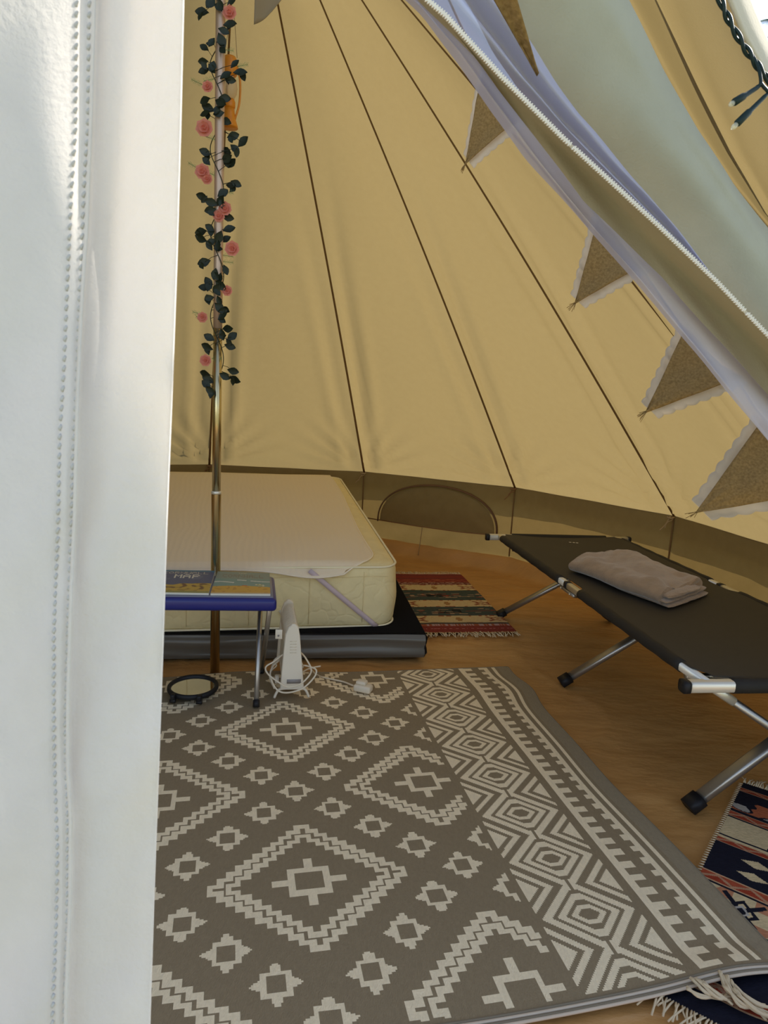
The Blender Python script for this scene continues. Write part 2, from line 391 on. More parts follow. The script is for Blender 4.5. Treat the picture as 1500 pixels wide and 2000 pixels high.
N = 60
dep = lambda a, b: (lambda t: a + (b - a) * t)
gold1 = [(1010, -420), (1130, -190), (1215, -15), (1295, 140), (1360, 257), (1430, 359), (1500, 443), (1640, 600), (1800, 780)]
gold2 = [(1110, -420), (1195, -190), (1275, -15), (1360, 163), (1430, 303), (1500, 422), (1640, 575), (1800, 770)]
ylow = [(1180, -460), (1290, -190), (1345, -15), (1440, 180), (1560, 400), (1700, 600), (1840, 760)]
cream1 = [(1240, -520), (1350, -190), (1420, -15), (1455, 70), (1500, 150), (1600, 310), (1880, 720)]
rows = [poly([(x - 60, y + 30) for x, y in gold1], N, dep(.98, 1.12)), poly(gold1, N, dep(1.02, 1.16)), poly([(.5 * (a[0]) + .5 * b[0] - 4, .5 * a[1] + .5 * b[1]) for a, b in zip(gold1, gold1)], N, dep(1.06, 1.20))[:], poly(gold2, N, dep(1.02, 1.16))]
rows = [rows[0], poly(gold1, N, dep(1.10, 1.29)), poly(gold2, N, dep(1.0, 1.19))]
loft(rows, N).build('canvas_panel', M['canvas'], can)
rows = [poly([(x - 6, y - 2) for x, y in gold2], N, dep(1.0, 1.19)), poly([(x + 18, y - 8) for x, y in gold2], N, dep(.98, 1.17)), poly(ylow, N, dep(.92, 1.08)), poly(cream1, N, dep(.82, .95))]
loft(rows, N, off=lambda s, t: Vector((0, .008 * nz(s * 4, t * 3), .008 * nz(s * 3, t * 4, 5)))).build('canvas_panel', M['canvas'], can)
cream2 = [(1330, -520), (1400, -190), (1458, -15), (1477, 33), (1503, 92), (1600, 270), (1950, 720)]
loft([poly([(x - 2, y) for x, y in cream1], N, dep(.81, .94)), poly([(x * .5 + c * .5, y * .5 + d * .5) for (x, y), (c, d) in zip(cream1, cream2)], N, dep(.82, .95)), poly(cream2, N, dep(.84, .98))], N, 5).build('canvas_edge', M['cream'], can, solid=.004)
e2 = poly(cream2, N, dep(.84, .98)); MB().tube(e2, .0022, 6).build('edge_binding', M['flap'], can)

# ---------------------------------------------------------------- right door flap with zip
df = empty('door_flap', (.45, .8, 1.4)); tag(df, 'folded-back canvas door flap in painted grey-green shade at upper right with ivory zip along its edge', 'tent flap')
Zt = [(530, -330), (690, -150), (800, -40), (835, 0), (870, 30), (980, 150), (1100, 270), (1190, 352), (1280, 435), (1400, 550), (1500, 655), (1640, 800), (1760, 920)]
Wt = [(520, -310), (680, -130), (793, -26), (828, 10), (868, 50), (935, 123), (975, 180), (1043, 262), (1089, 322), (1141, 397), (1220, 471), (1295, 541), (1374, 635), (1500, 770), (1600, 880), (1700, 990)]
Lt = [(500, -290), (660, -140), (765, -30), (800, 0), (870, 79), (926, 168), (982, 247), (1033, 317), (1150, 448), (1222, 532), (1285, 602), (1327, 657), (1412, 761), (1500, 865), (1600, 985), (1690, 1090)]
St = [(740, -330), (900, -110), (987, 0), (1033, 89), (1127, 224), (1197, 303), (1243, 355), (1313, 434), (1350, 495), (1430, 585), (1560, 730), (1720, 890)]
dz = dep(.60, .86); NN = 90
zipl = poly(Zt, 240, dz)
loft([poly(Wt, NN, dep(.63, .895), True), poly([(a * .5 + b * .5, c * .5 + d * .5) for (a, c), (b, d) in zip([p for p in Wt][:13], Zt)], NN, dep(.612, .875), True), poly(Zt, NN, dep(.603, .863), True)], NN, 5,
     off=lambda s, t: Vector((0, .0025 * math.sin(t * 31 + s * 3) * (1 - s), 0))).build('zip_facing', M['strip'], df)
# zip tape and teeth
tp = MB(); tape = poly(Zt, 120, dep(.599, .859))
tp.grid(2, 120, lambda s, t: tape[round(t * 120)] + Vector((.70, 0, .70)) * ((s - .5) * .0034) + Vector((0, .0008, 0))); tp.build('zip_tape', M['cream'], df)
teeth = MB(); fine = poly(Zt, 620, dep(.5975, .8575))
for i in range(1, 620):
    if i in (300, 301, 466, 467): continue
    c = fine[i]; t = (fine[i] - fine[i - 1]).normalized(); side = t.cross(Vector((0, 1, 0))).normalized()
    Rm = Matrix((t, side, t.cross(side))).transposed(); sgn = 1 if i % 2 else -1
    teeth.box(c + side * .0006 * sgn, (.0011, .0036, .0022), Rm)
teeth.build('zip_teeth', M['zip'], df, stuff=True, smooth=False)
gl = [(x - 70, y + 10) for x, y in St]
gm1 = [(860, -360), (1030, -120), (1110, 20), (1190, 150), (1290, 300), (1400, 440), (1500, 570), (1640, 730), (1780, 860)]
gm2 = [(960, -400), (1110, -160), (1180, 0), (1250, 120), (1325, 250), (1410, 370), (1500, 490), (1640, 640), (1800, 800)]
gr_ = [(x + 3, y) for x, y in gold1]
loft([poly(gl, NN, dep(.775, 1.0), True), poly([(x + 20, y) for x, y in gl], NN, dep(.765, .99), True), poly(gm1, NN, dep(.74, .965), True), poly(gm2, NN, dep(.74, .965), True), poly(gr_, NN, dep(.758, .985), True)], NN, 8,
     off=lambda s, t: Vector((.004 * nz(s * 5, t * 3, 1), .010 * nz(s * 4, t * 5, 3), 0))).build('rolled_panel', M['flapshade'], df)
# sheer curtain hanging behind the zip edge
sc_ = empty('sheer_curtain', (.4, .8, 1.3)); tag(sc_, 'pale lavender sheer curtain gathered along the slanted zip of the doorway', 'curtain')
mid = lambda A_, B_, q: [(a[0] * (1 - q) + b[0] * q, a[1] * (1 - q) + b[1] * q) for a, b in zip(A_, B_)]
def rs(tab, n=16):
    L = [0]
    for i in range(1, len(tab)): L.append(L[-1] + math.hypot(tab[i][0] - tab[i - 1][0], tab[i][1] - tab[i - 1][1]))
    o = []
    for j in range(n + 1):
        q = L[-1] * j / n; i = max(k for k in range(len(L) - 1) if L[k] <= q + 1e-9); t = (q - L[i]) / (L[i + 1] - L[i])
        o.append((tab[i][0] + (tab[i + 1][0] - tab[i][0]) * t, tab[i][1] + (tab[i + 1][1] - tab[i][1]) * t))
    return o
Ls, Ws, Zs, Ss = rs(Lt), rs(Wt), rs(Zt), rs(St)
folds = lambda s, t: Vector((0, .005 * math.sin(s * 9 + t * 6) + .004 * nz(s * 5, t * 9), .0015 * nz(t * 14, s, 2)))
loft([poly(Ls, NN, dep(.66, .93), True), poly(mid(Ls, Ws, .35), NN, dep(.645, .91), True), poly(mid(Ls, Ws, .8), NN, dep(.655, .92), True), poly(mid(Ws, Zs, .4), NN, dep(.675, .95), True)], NN, 7, off=folds).build('curtain_hem', M['sheer'], sc_)
loft([poly(mid(Ws, Zs, .45), NN, dep(.665, .945), True), poly(Zs, NN, dep(.65, .92), True), poly(mid(Zs, Ss, .38), NN, dep(.63, .90), True), poly(mid(Zs, Ss, .5), NN, dep(.67, .94), True), poly(mid(Zs, Ss, .85), NN, dep(.655, .93), True), poly(Ss, NN, dep(.69, .965), True)], NN, 7,
     off=lambda s, t: folds(s, t)).build('curtain_panel', M['sheer'], sc_)

# ---------------------------------------------------------------- left door flap
lf = empty('door_flap', (-.2, .45, 1)); tag(lf, 'close white canvas door flap hanging at the left with a double-stitched hem', 'tent flap')
EDGE = [(-700, 366), (0, 360), (250, 354), (500, 347), (750, 338), (1000, 328), (1250, 320), (1500, 311), (1750, 302), (2000, 294), (3600, 250)]
RID = [(-700, 196), (0, 187), (250, 180), (450, 172), (600, 162), (750, 155), (1000, 149), (1150, 142), (1350, 136), (1500, 135), (1600, 141), (1750, 140), (1950, 132), (3600, 110)]
RO1 = [(-700, 152), (0, 150), (250, 148), (375, 140), (550, 132), (725, 125), (850, 117), (1000, 114), (1250, 105), (1450, 105), (1650, 112), (1800, 110), (1975, 102), (3600, 80)]
RO2 = [(-700, 178), (0, 175), (250, 172), (350, 165), (550, 157), (750, 150), (900, 142), (1000, 140), (1250, 132), (1425, 127), (1600, 132), (1800, 131), (1975, 125), (3600, 100)]
def fdepth(x, y):
    yy = y / 1000; 
    d = .44 + .010 * math.sin((x + y * .12) / 75) * .6
    d += .012 * nz(x / 240, y / 480, 0) + .010 * nz(x / 90 + y / 300, y / 240, 4) * sm(300, 1400, y)
    d += .010 * math.exp(-((x - (262 - y * .09)) / 34) ** 2) * sm(1500, 300, y)
    d -= .004 * sm(900, 1500, y) * math.sin((y + x * 1.5) / 130) * sm(150, 280, x)
    return d
ys = [-700 + 4300 * j / 240 for j in range(241)]
g = MB()
def frow(y):
    e, r, a, b = interp(EDGE, y), interp(RID, y), interp(RO1, y), interp(RO2, y); cols = []
    for x in (-600, -450, -300, -200, -120, -60, 0, 30, 60): cols.append((x + (a - 110) * .5 if x > 0 else x, -.0030))
    for dx, dd in ((-16, -.003), (-9, -.0030), (-5, -.0024), (0, -.0016), (5, -.0024), (9, -.0032)): cols.append((a + dx, dd))
    for dx, dd in ((-9, -.0034), (-5, -.0024), (0, -.0018), (4, -.0026)): cols.append((b + dx, dd))
    for dx, dd in ((-7, -.0042), (-3, -.0058), (0, -.0062), (2.5, -.0045), (3.5, .0006), (7, .0022), (14, .003)): cols.append((r + dx, dd))
    n = 12
    for i in range(1, n + 1): cols.append((r + 14 + (e - 6 - r - 14) * i / n, .003 - .003 * i / n))
    for dx, dd in ((-4, -.0012), (-2, -.0010), (-.6, .0008), (0, .004), (-1, .008), (-4, .011), (-40, .016), (-110, .018)): cols.append((e + dx, dd))
    return [at(x, y, fdepth(min(x, e), y) + dd) for x, dd in cols]
rowsv = [frow(y) for y in ys]; Wn = len(rowsv[0])
vs = [p for r_ in rowsv for p in r_]; fs = [(j * Wn + i, j * Wn + i + 1, (j + 1) * Wn + i + 1, (j + 1) * Wn + i) for j in range(len(ys) - 1) for i in range(Wn - 1)]
for i, p in enumerate(vs):
    if p.z < 0.02: vs[i] = Vector((p.x, p.y, 0.02 + (p.z - .02) * .001))
g.add(vs, fs); g.build('canvas', M['flap'], lf)
for tab, off in ((RO1, -.0020), (RO2, -.0022)):
    st = MB(); y = -60.0; k = 0
    while y < 2060:
        x = interp(tab, y); x2 = interp(tab, y + 9); o2 = (-1.5 if k % 2 else 1.5)
        p = at(x + 2, y, fdepth(x, y) + off); q = at(x2 - 2, y + 9, fdepth(x2, y + 9) + off)
        st.tube([p + Vector((0, .0006, 0)), p.lerp(q, .3) + Vector((0, -.0002, 0)), p.lerp(q, .7) + Vector((0, -.0002, 0)), q + Vector((0, .0006, 0))], .0014, 6, flat=.6)
        y += 21 - 3.5 * sm(0, 1400, y) + random.uniform(-.8, .8); k += 1
    st.build('stitching', M['thread'], lf, stuff=True)

# ---------------------------------------------------------------- rugs
RO = (-0.2972, 2.2101); RY = 0.2203; SU, SV = 0.3828, 0.3769
TAUPE = (0.275, 0.208, 0.120); TAUPE2 = (0.30, 0.24, 0.15); CREAM = (0.88, 0.73, 0.48)
def medallion(du, dv):
    au, av = abs(du), abs(dv); su, sv = .0565, .052
    def inn(x, y, m): return math.floor(x / su) + math.floor(y / sv) <= m
    if inn(au, av, 10):
        if not inn(au + .040, av + .040, 10): return 1
        if inn(au, av, 8) and not inn(au + .036, av + .036, 8): return 1
    if au < .13 and av < .125: return 0 if (au < .088 and av < .078) else 1
    if av < .026 and au < .228: return 1
    if au < .027 and av < .215: return 1
    return 0
def star(du, dv):
    au, av = abs(du), abs(dv)
    if au < .078 and av < .083: return 0 if (au < .051 and av < .055) else 1
    if au < .14 and av < .034 * (1 - max(0, au - .09) / .055): return 1
    if av < .135 and au < .032 and (av < .12 or au < .018): return 1
    return 0
def rugpat(u, v):
    if v > 3.07: return -1
    if u < -1.29: u = -u
    if u < 1.25:
        # medallions at integer (i, j) with i + j even
        for i in (-1, 0, 1):
            for j in range(-2, 5):
                if (i + j) % 2 == 0 and abs(u - i) < .66 and abs(v - j) < .62 and medallion(u - i, v - j): return 1
        for i in (-1, 0, 1, 2):
            for j in range(-3, 5):
                if (i + j) % 2: 
                    du, dv = u - i, v - j
                    for q in (-.75, -.5, -.25, 0, .25, .5, .75):
                        for sg in ((1,) if q == 0 else (1, -1)):
                            if abs(q) + 0 <= .75 and star(du - q, dv - q * sg): return 1
        return 0
    if 1.29 < u < 1.935:
        du = abs(u - 1.612); dv = (v + .04 + .26) % .518 - .259; av = abs(dv)
        s = max(du - .032, 0) + av
        if du < .008 and s > .2: return 0
        for a, b in ((.042, .080), (.120, .172), (.208, .272), (.340, .388), (.438, 9)):
            if a <= s < b: return 1
        return 0
    ph = (v - 2.13) % .1275
    if 2.0 < u < 2.055: return 1
    if 2.055 <= u < 2.14: return 1 if ph < .064 else 0
    if 2.215 < u < 2.268: return 1 if (ph + .02) % .1275 < .062 else 0
    if 2.268 <= u < 2.305: return 1
    if 2.355 < u < 2.385: return 1
    if u > 2.42: return 2
    return 0
U0, U1, V0, V1 = -2.1, 2.54, -1.2, 3.10
nu, nv = 420, 390
cy, sy = math.cos(RY), math.sin(RY)
def rugw(u, v, z=0.0):
    uu = u + .085 * math.exp(-((v + .62) / .33) ** 2) * sm(1.7, 2.5, u) + .05 * math.exp(-((v + 1.2) / .2) ** 2) * sm(2.1, 2.5, u) - .03 * math.exp(-((v - 1.2) / .5) ** 2) * sm(1.9, 2.5, u)
    vv = v - (.13 * math.exp(-((u + .35) / .8) ** 2) * sm(-.7, -1.2, v)) + .02 * math.sin(u * 2.1) * sm(2.7, 3.1, v)
    a, b = uu * SU, -vv * SV
    zz = .010 + .003 * nz(u * .9, v * .9, 7) + z + .016 * math.exp(-((u - 2.2) / .35) ** 2) * sm(2.85, 3.1, v)
    return Vector((RO[0] + cy * a - sy * b, RO[1] + sy * a + cy * b, zz))
cols = {0: TAUPE, 1: CREAM, 2: TAUPE2, -1: TAUPE}
g = MB(); g.grid(nu, nv, lambda s, t: rugw(U0 + (U1 - U0) * s, V0 + (V1 - V0) * t), col=lambda s, t: cols[rugpat(U0 + (U1 - U0) * s, V0 + (V1 - V0) * t)])
# underside / thickness
rug = empty('area_rug', tuple(rugw(0, 1))); tag(rug, 'large taupe and cream woven rug with stepped diamond medallions', 'rug')
g.build('woven_field', M['rug'], rug, attr=True, smooth=True)
for vv, r_, mm in ((3.098, .0042, 'piping2'), (3.116, .0042, 'piping'), (3.134, .0036, 'piping2'), (3.148, .0034, 'piping')):
    MB().tube([rugw(U0 + (U1 - U0) * i / 120, vv, -.0015) for i in range(121)], r_, 6).build('hem_piping', M[mm], rug)
MB().tube([rugw(U1 + .004, V0 + (V1 - V0) * i / 120, -.002) for i in range(121)], .0035, 6).build('edge_binding', M['piping2'], rug)
MB().tube([rugw(U0 + (U1 - U0) * i / 120, V0 - .004, -.002) for i in range(121)], .0035, 6).build('edge_binding', M['piping2'], rug)

def kilim(name, label, NL, NR, FL, FR, fn, nu, nv, z, fr_n, fr_len, seed, both=True, lift=None):
    """NL..FR: near left, near right, far left, far right floor corners"""
    rnd = random.Random(seed)
    NL, NR, FL, FR = map(Vector, (NL, NR, FL, FR))
    wob = lambda s, t: Vector((.006 * nz(t * 4, seed, s), .006 * nz(s * 5, seed + 3, t), z + .003 * nz(s * 3, t * 4, seed) + (lift(s, t) if lift else 0)))
    f = lambda s, t: NL.lerp(NR, s).lerp(FL.lerp(FR, s), t) + wob(s, t)
    k = empty(name, tuple(f(.5, .5))); tag(k, label, 'rug')
    MB().grid(nu, nv, f, col=fn).build('woven_field', M['kilim'], k, attr=True)
    for t, sg in (((0, -1), (1, 1)) if both else ((0, -1),)):
        fr = MB(); ax = (FL - NL).normalized() * sg
        for i in range(fr_n):
            s = (i + rnd.random() * .5) / fr_n; p = f(s, t); L = fr_len * rnd.uniform(.55, 1.15); sd_ = (NR - NL).normalized() * rnd.uniform(-.3, .3)
            d = (ax + sd_).normalized()
            fr.tube([p + Vector((0, 0, .001)), p + d * L * .4 + Vector((0, 0, rnd.uniform(.002, .010))), p + d * L * .75 + sd_ * .02 + Vector((0, 0, .003)), p + d * L + sd_ * .03 + Vector((0, 0, .0))], .0022, 4)
        fr.build('fringe', M['fringe'], k, stuff=True)
    return k, f
RED = (.23, .045, .035); RED2 = (.34, .10, .055); TEAL = (.062, .080, .072); KCR = (.60, .46, .25); KBL = (.012, .012, .020); KGR = (.10, .09, .10); BRN = (.25, .11, .05)
rk = random.Random(5)
def motif(x, y, w, h):      # hooked lozenge, coordinates centred; true on the figure
    ax, ay = abs(x) / w, abs(y) / h
    d = ax + ay
    return (.42 < d < .62 and ax < .6) or (abs(ax - ay) < .16 and d < 1.35 and ax > .25) or d < .16
def kil1(s, t):
    L = t * 1.13; x = s * .62
    j = rk.random()
    def dash(p, c1, c2, f_=.5): return c1 if nz(x * 28, round(L * 160) * 3.1, 2) > .18 * (1 - f_) else c2
    if L < .10: return RED if not (.055 < L < .062) else ((.5, .2, .2) if nz(x * 60, 1) > 0 else RED)
    if L < .125: return ((.45, .3, .3) if nz(x * 70, 4) > 0 else RED2)
    if L < .15: return (.08, .07, .06)
    for c in (.205, .49, .815):
        if abs(L - c) < .062:
            for mx, my in ((.12, 1), (.36, 1), (.58, 1)):
                if mx != .36:
                    if motif(x - mx, L - c, .085, .05): return (.24, .06, .035)
                elif abs(x - mx) < .012 and abs(L - c) < .03 or (abs(x - mx) < .02 and abs(L - c) < .01): return (.36, .2, .08)
            if abs(abs(L - c) - .056) < .006: return (.36, .10, .05) if nz(x * 40, L * 9) > .1 else KCR
            return KCR
    for c in (.345, .65):
        if abs(L - c) < .115:
            e = abs(L - c)
            if e > .095: return (.04, .05, .045)
            n_ = nz(x * 14, round(L * 130) * 2.7, 6)
            if e < .05 and n_ > .32: return (.42, .28, .18)
            if e < .05 and n_ < -.38: return (.26, .06, .04)
            if e < .03 and abs(x - .34) < .07 and n_ < .1: return (.02, .02, .02)
            return TEAL
    if L < .93: return (.45, .28, .22) if nz(x * 50, L * 100) > .15 else (.16, .05, .04)
    if L < 1.0: return RED2 if nz(x * 30, L * 60) > .1 else RED
    return RED if not .045 < (L % .07) < .052 else (.06, .05, .05)
kilim('kilim_rug', 'small red, cream and teal striped kilim on the groundsheet beside the bed', (.115, 3.235, 0), (.701, 3.335, 0), (-.055, 4.32, 0), (.526, 4.42, 0), kil1, 200, 330, .009, 100, .06, 2)
def zig(x, L, a, b):
    q = (L - a) / (b - a); ph = (x * 11) % 1; tri = abs(ph * 2 - 1)
    if q < .1 or q > .9: return (.5, .30, .16)
    e = q - (.2 + .6 * tri)
    return (.42, .22, .12) if abs(e) < .12 else ((.30, .045, .02) if e > 0 else (.36, .07, .03))
def kil2(s, t):
    L = (1 - t) * 1.05; x = s * .60      # L from the top fringe
    B = KBL
    if L < .038: return B
    if L < .062: return zig(x, L, .038, .062)
    if L < .205:
        if .115 < L < .19 and abs(x - .2 - .1 * round((x - .2) / .22)) < .5:
            n_ = nz(x * 16, L * 34, 1)
            if n_ > .12: return (.42, .12, .05)
            if L > .15 and n_ < -.12: return (.40, .36, .30)
        return B
    if L < .238: return zig(x, L, .205, .238)
    if L < .246: return B
    if L < .352:
        y = L - .300
        for mx in (.20, .42):
            ax, ay = abs(x - mx), abs(y)
            if abs(ax - ay * 1.1) < .010 and ax < .06: return B
            if abs(ax + ay - .030) < .006: return B
            if ax + ay < .024: return (.42, .38, .30)
            if (ax + abs(ay - .045) < .014): return (.50, .20, .10)
        return KCR
    if L < .360: return B
    if L < .372: return KCR
    if L < .398: return zig(x, L, .366, .398)
    if L < .553:
        y = L - .476
        for mx in (.13, .27, .41):
            if abs(x - mx) / .045 + abs(abs(y) - .030) / .018 < 1 and not abs(y) < .012: return KCR
        return B
    if L < .592: return zig(x, L, .553, .592)
    if L < .600: return B
    if L < .722:
        y = L - .665
        for mx in (.13, .30):
            ax, ay = abs(x - mx), abs(y)
            d = ax + ay
            if .034 < d < .048 or d < .016: return B
            if .016 < d < .026: return (.42, .38, .32)
            if abs(ax - ay) < .010 and d < .11: return B
            if d < .13 and ax > .03 and ay > .028: return (.46, .20, .10)
        return KCR
    if L < .73: return B
    if L < .775: return zig(x, L, .73, .775)
    if L < .94: return B
    if L < .985: return zig(x, L, .94, .985)
    return B
ax2 = Vector((-.60, -.80, 0)); pr2 = Vector((.80, -.60, 0)); T2 = Vector((1.18, 2.025, 0))
kk, kf = kilim('kilim_rug', 'black, cream and orange patterned kilim running under the corner of the large rug', T2 + ax2 * 1.0, T2 + ax2 * 1.0 + pr2 * .5, T2, T2 + pr2 * .5, kil2, 230, 420, .003, 90, .055, 7, lift=lambda s, t: .012 * sm(.16, .02, t) * sm(.3, .5, s))
sel = MB()
for i in range(46):
    t = .45 + .55 * i / 46; p = kf(0, t); sel.tube([p, p + Vector((-.006, -.003, .003)), p + Vector((-.010 - .004 * nz(i, 3), .004, 0))], .0018, 4)
sel.build('side_tufts', M['fringe'], kk, stuff=True)
# loose fringe knots lying over the hem of the big rug
fr = MB(); rn = random.Random(3)
for (x0, y0), (x1, y1), (x2, y2) in [((1352, 1912), (1378, 1938), (1402, 1946)), ((1362, 1915), (1400, 1945), (1428, 1950)), ((1372, 1920), (1410, 1945), (1430, 1962)), ((1405, 1900), (1420, 1930), (1445, 1960)),
        ((1410, 1905), (1432, 1938), (1470, 1965)), ((1418, 1910), (1440, 1945), (1490, 1975)), ((1425, 1918), (1455, 1950), (1500, 1990)), ((1340, 1930), (1370, 1945), (1410, 1950)), ((1435, 1935), (1470, 1968), (1505, 1995)), ((1415, 1925), (1450, 1962), (1480, 1970)),
        ((1430, 1925), (1480, 1960), (1520, 1972)), ((1440, 1945), (1490, 1978), (1530, 1985))]:
    for q in range(3):
        d = Vector((rn.uniform(-.004, .004), rn.uniform(-.004, .004), rn.uniform(0, .004)))
        fr.tube(crom([onz(x0, y0, .028) + d, onz(x1, y1, .024) - d, onz(x2, y2, .006) + d * 2], 5), .0030, 5)
fr.build('knotted_fringe', M['fringe'], kk, stuff=True)

# ---------------------------------------------------------------- centre pole
pole = empty('tent_pole', (PX, PY, 0)); tag(pole, 'tall golden-grey steel centre pole standing in front of the bed', 'pole')
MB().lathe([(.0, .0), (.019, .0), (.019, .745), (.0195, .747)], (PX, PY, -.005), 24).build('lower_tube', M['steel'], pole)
MB().lathe([(.0165, .742), (.0165, 1.37)], (PX, PY, 0), 24).build('middle_tint_split', M['steel'], pole)  # section split off only where the painted reflection changes colour
MB().lathe([(.0167, 1.368), (.0168, 1.55), (.0168, 2.95), (.006, 2.97)], (PX, PY, 0), 24).build('upper_reflection_tint', M['upper'], pole)  # same pole, coloured with its pinkish reflection
MB().lathe([(.0192, .738), (.0202, .742), (.0202, .747), (.0175, .750)], (PX, PY, 0), 24).build('joint_ring', M['alu'], pole)

# ---------------------------------------------------------------- bed base and mattress
C22, S22 = math.cos(.22), math.sin(.22)
base = empty('bed_base', (-.5, 3.6, 0)); tag(base, 'low grey and black inflatable bed base under the mattress', 'bed')
FRb = Vector((.212, 2.945, 0)); e1 = Vector((-math.cos(.15), -math.sin(.15), 0)); e2 = (Vector((-.165, 4.80, 0)) - FRb)
def bb(a, b, z): return FRb + e1 * a + e2 * b + Vector((0, 0, z))
zt = lambda b: .112 + .20 * b
g = MB()
def sidep(P0, P1, z0, z1, out, ph):
    def f(s, t):
        P = P0.lerp(P1, s); z = (z0 + (z1 - z0) * s) * (1 - t) + .0 * t
        bulge = .012 * math.sin(math.pi * min(1, t * 1.05)) + .006 * math.sin((t * 9 + math.sin(s * 7 + ph) * .8)) * sm(0, .15, t) * sm(1, .8, t) + .004 * nz(s * 5, t * 6, ph)
        zz = z - .008 * t * math.sin(s * 9) * 0
        return P + out * bulge + Vector((0, 0, zz + .004 * sm(.7, 1, t)))
    return f
nf = Vector((math.sin(.15), -math.cos(.15), 0)); nr = Vector((e2.y, -e2.x, 0)).normalized()
g.grid(70, 14, sidep(bb(0, 0, 0), bb(1.48, 0, 0), zt(0), zt(0), nf, 0)); g.grid(30, 14, sidep(bb(0, 1, 0), bb(0, 0, 0), zt(1), zt(0), nr, 2))
g.grid(30, 14, sidep(bb(1.48, 0, 0), bb(1.48, 1, 0), zt(0), zt(1), -nr, 2)); g.grid(30, 14, sidep(bb(1.48, 1, 0), bb(0, 1, 0), zt(1), zt(1), -nf, 3))
g.build('side_band', M['vinyl'], base)
MB().grid(20, 20, lambda s, t: bb(1.48 * s, t, zt(t) + .004 - .006 * (1 if 0 < s < 1 and 0 < t < 1 else 0) + .004 * nz(s * 3, t * 3))).build('flocked_top', M['flock'], base)
MB().tube([bb(0, 0, .012) + nf * .003, bb(0, 0, .06) + nf * .005, bb(0, 0, zt(0))], .004, 6).build('corner_seam', M['black'], base)
MB().tube([bb(0, 1, zt(1)), bb(0, 0, zt(0)), bb(1.48, 0, zt(0))], .0035, 6).build('top_seam', M['black'], base)

ma = empty('mattress', (-.5, 3.7, .12)); tag(ma, 'thick cream quilted double mattress on the low black bed base', 'mattress')
FRm = Vector((.080, 3.020, 0)); f1 = Vector((-C22, -S22, 0)); f2 = Vector((-S22, C22, 0)); MW, ML = 1.36, 1.85
mzt = lambda b: .398 + .165 * (b / ML); mzb = lambda b: .118 + .195 * (b / ML)
def mp_(a, b, h):   # a from right edge leftward, b from foot to head, h 0 bottom..1 top
    return FRm + f1 * a + f2 * b + Vector((0, 0, mzb(b) + (mzt(b) - mzb(b)) * h))
def rr_outline(inset, n=10, r=.085):
    pts = []; r = max(.02, r - inset)
    for cx, cy_, a0 in ((inset + r, inset + r, math.pi), (MW - inset - r, inset + r, 1.5 * math.pi), (MW - inset - r, ML - inset - r, 0), (inset + r, ML - inset - r, .5 * math.pi)):
        for i in range(n + 1):
            a = a0 + i * math.pi / 2 / n; pts.append((cx + r * math.cos(a), cy_ + r * math.sin(a)))
    out = []
    for i in range(len(pts)):
        p, q = pts[i], pts[(i + 1) % len(pts)]; d = math.hypot(p[0] - q[0], p[1] - q[1]); k = max(1, int(d / .05))
        for j in range(k): out.append((p[0] + (q[0] - p[0]) * j / k, p[1] + (q[1] - p[1]) * j / k))
    return out
prof = [(.05, -.01), (.012, .0), (.0, .05)] + [(-.010 * math.sin(math.pi * (h)) , h) for h in (.12, .22, .32, .42, .5, .6, .7, .8, .88)] + [(.0, .95), (.012, 1.0), (.05, 1.02)]
g = MB(); ring0 = rr_outline(0); Nn = len(ring0); vs = []
cxm, cym = MW / 2, ML / 2
for ins, h in prof:
    for (a, b) in ring0:
        n_ = Vector((a - min(max(a, .09), MW - .09), b - min(max(b, .09), ML - .09), 0)); n_ = n_.normalized() if n_.length > 1e-6 else Vector((0, 0, 0))
        w_ = .004 * nz(a * 9, b * 9, h * 4) * (1 if 0 < h < 1 else 0)
        vs.append(mp_(a - n_.x * (ins + w_), b - n_.y * (ins + w_), h))
fs = [(j * Nn + i, j * Nn + (i + 1) % Nn, (j + 1) * Nn + (i + 1) % Nn, (j + 1) * Nn + i) for j in range(len(prof) - 1) for i in range(Nn)]
fs.append(tuple(range(Nn))[::-1]); fs.append(tuple((len(prof) - 1) * Nn + i for i in range(Nn)))
g.add(vs, fs); g.build('cover', M['matt'], ma)
for h, nm in ((.985, 'top_piping'), (.01, 'bottom_piping')):
    ro = [mp_(a, b, h) for a, b in ring0]; ro.append(ro[0]); MB().tube(ro, .0055, 6, cap=False).build(nm, M['mattpipe'], ma)
# vertical quilt seams and tufts on the side
for a in (.16, .40, .66, .92, 1.18):
    MB().tube([mp_(a, -.0085, .08), mp_(a, -.0135, .5), mp_(a, -.0085, .92)], .0012, 5).build('quilt_seam', M['matt'], ma)
MB().tube([mp_(.05 + i * .05, -.0095, .84 + .010 * math.sin(i)) for i in range(26)], .0012, 5).build('quilt_seam', M['matt'], ma)
p0 = mp_(.505, -.016, .30); MB().box(p0, (.045, .002, .030), Matrix.Rotation(.22, 3, 'Z') @ Matrix.Rotation(-.45, 3, 'Y')).build('care_tag', M['white'], ma)
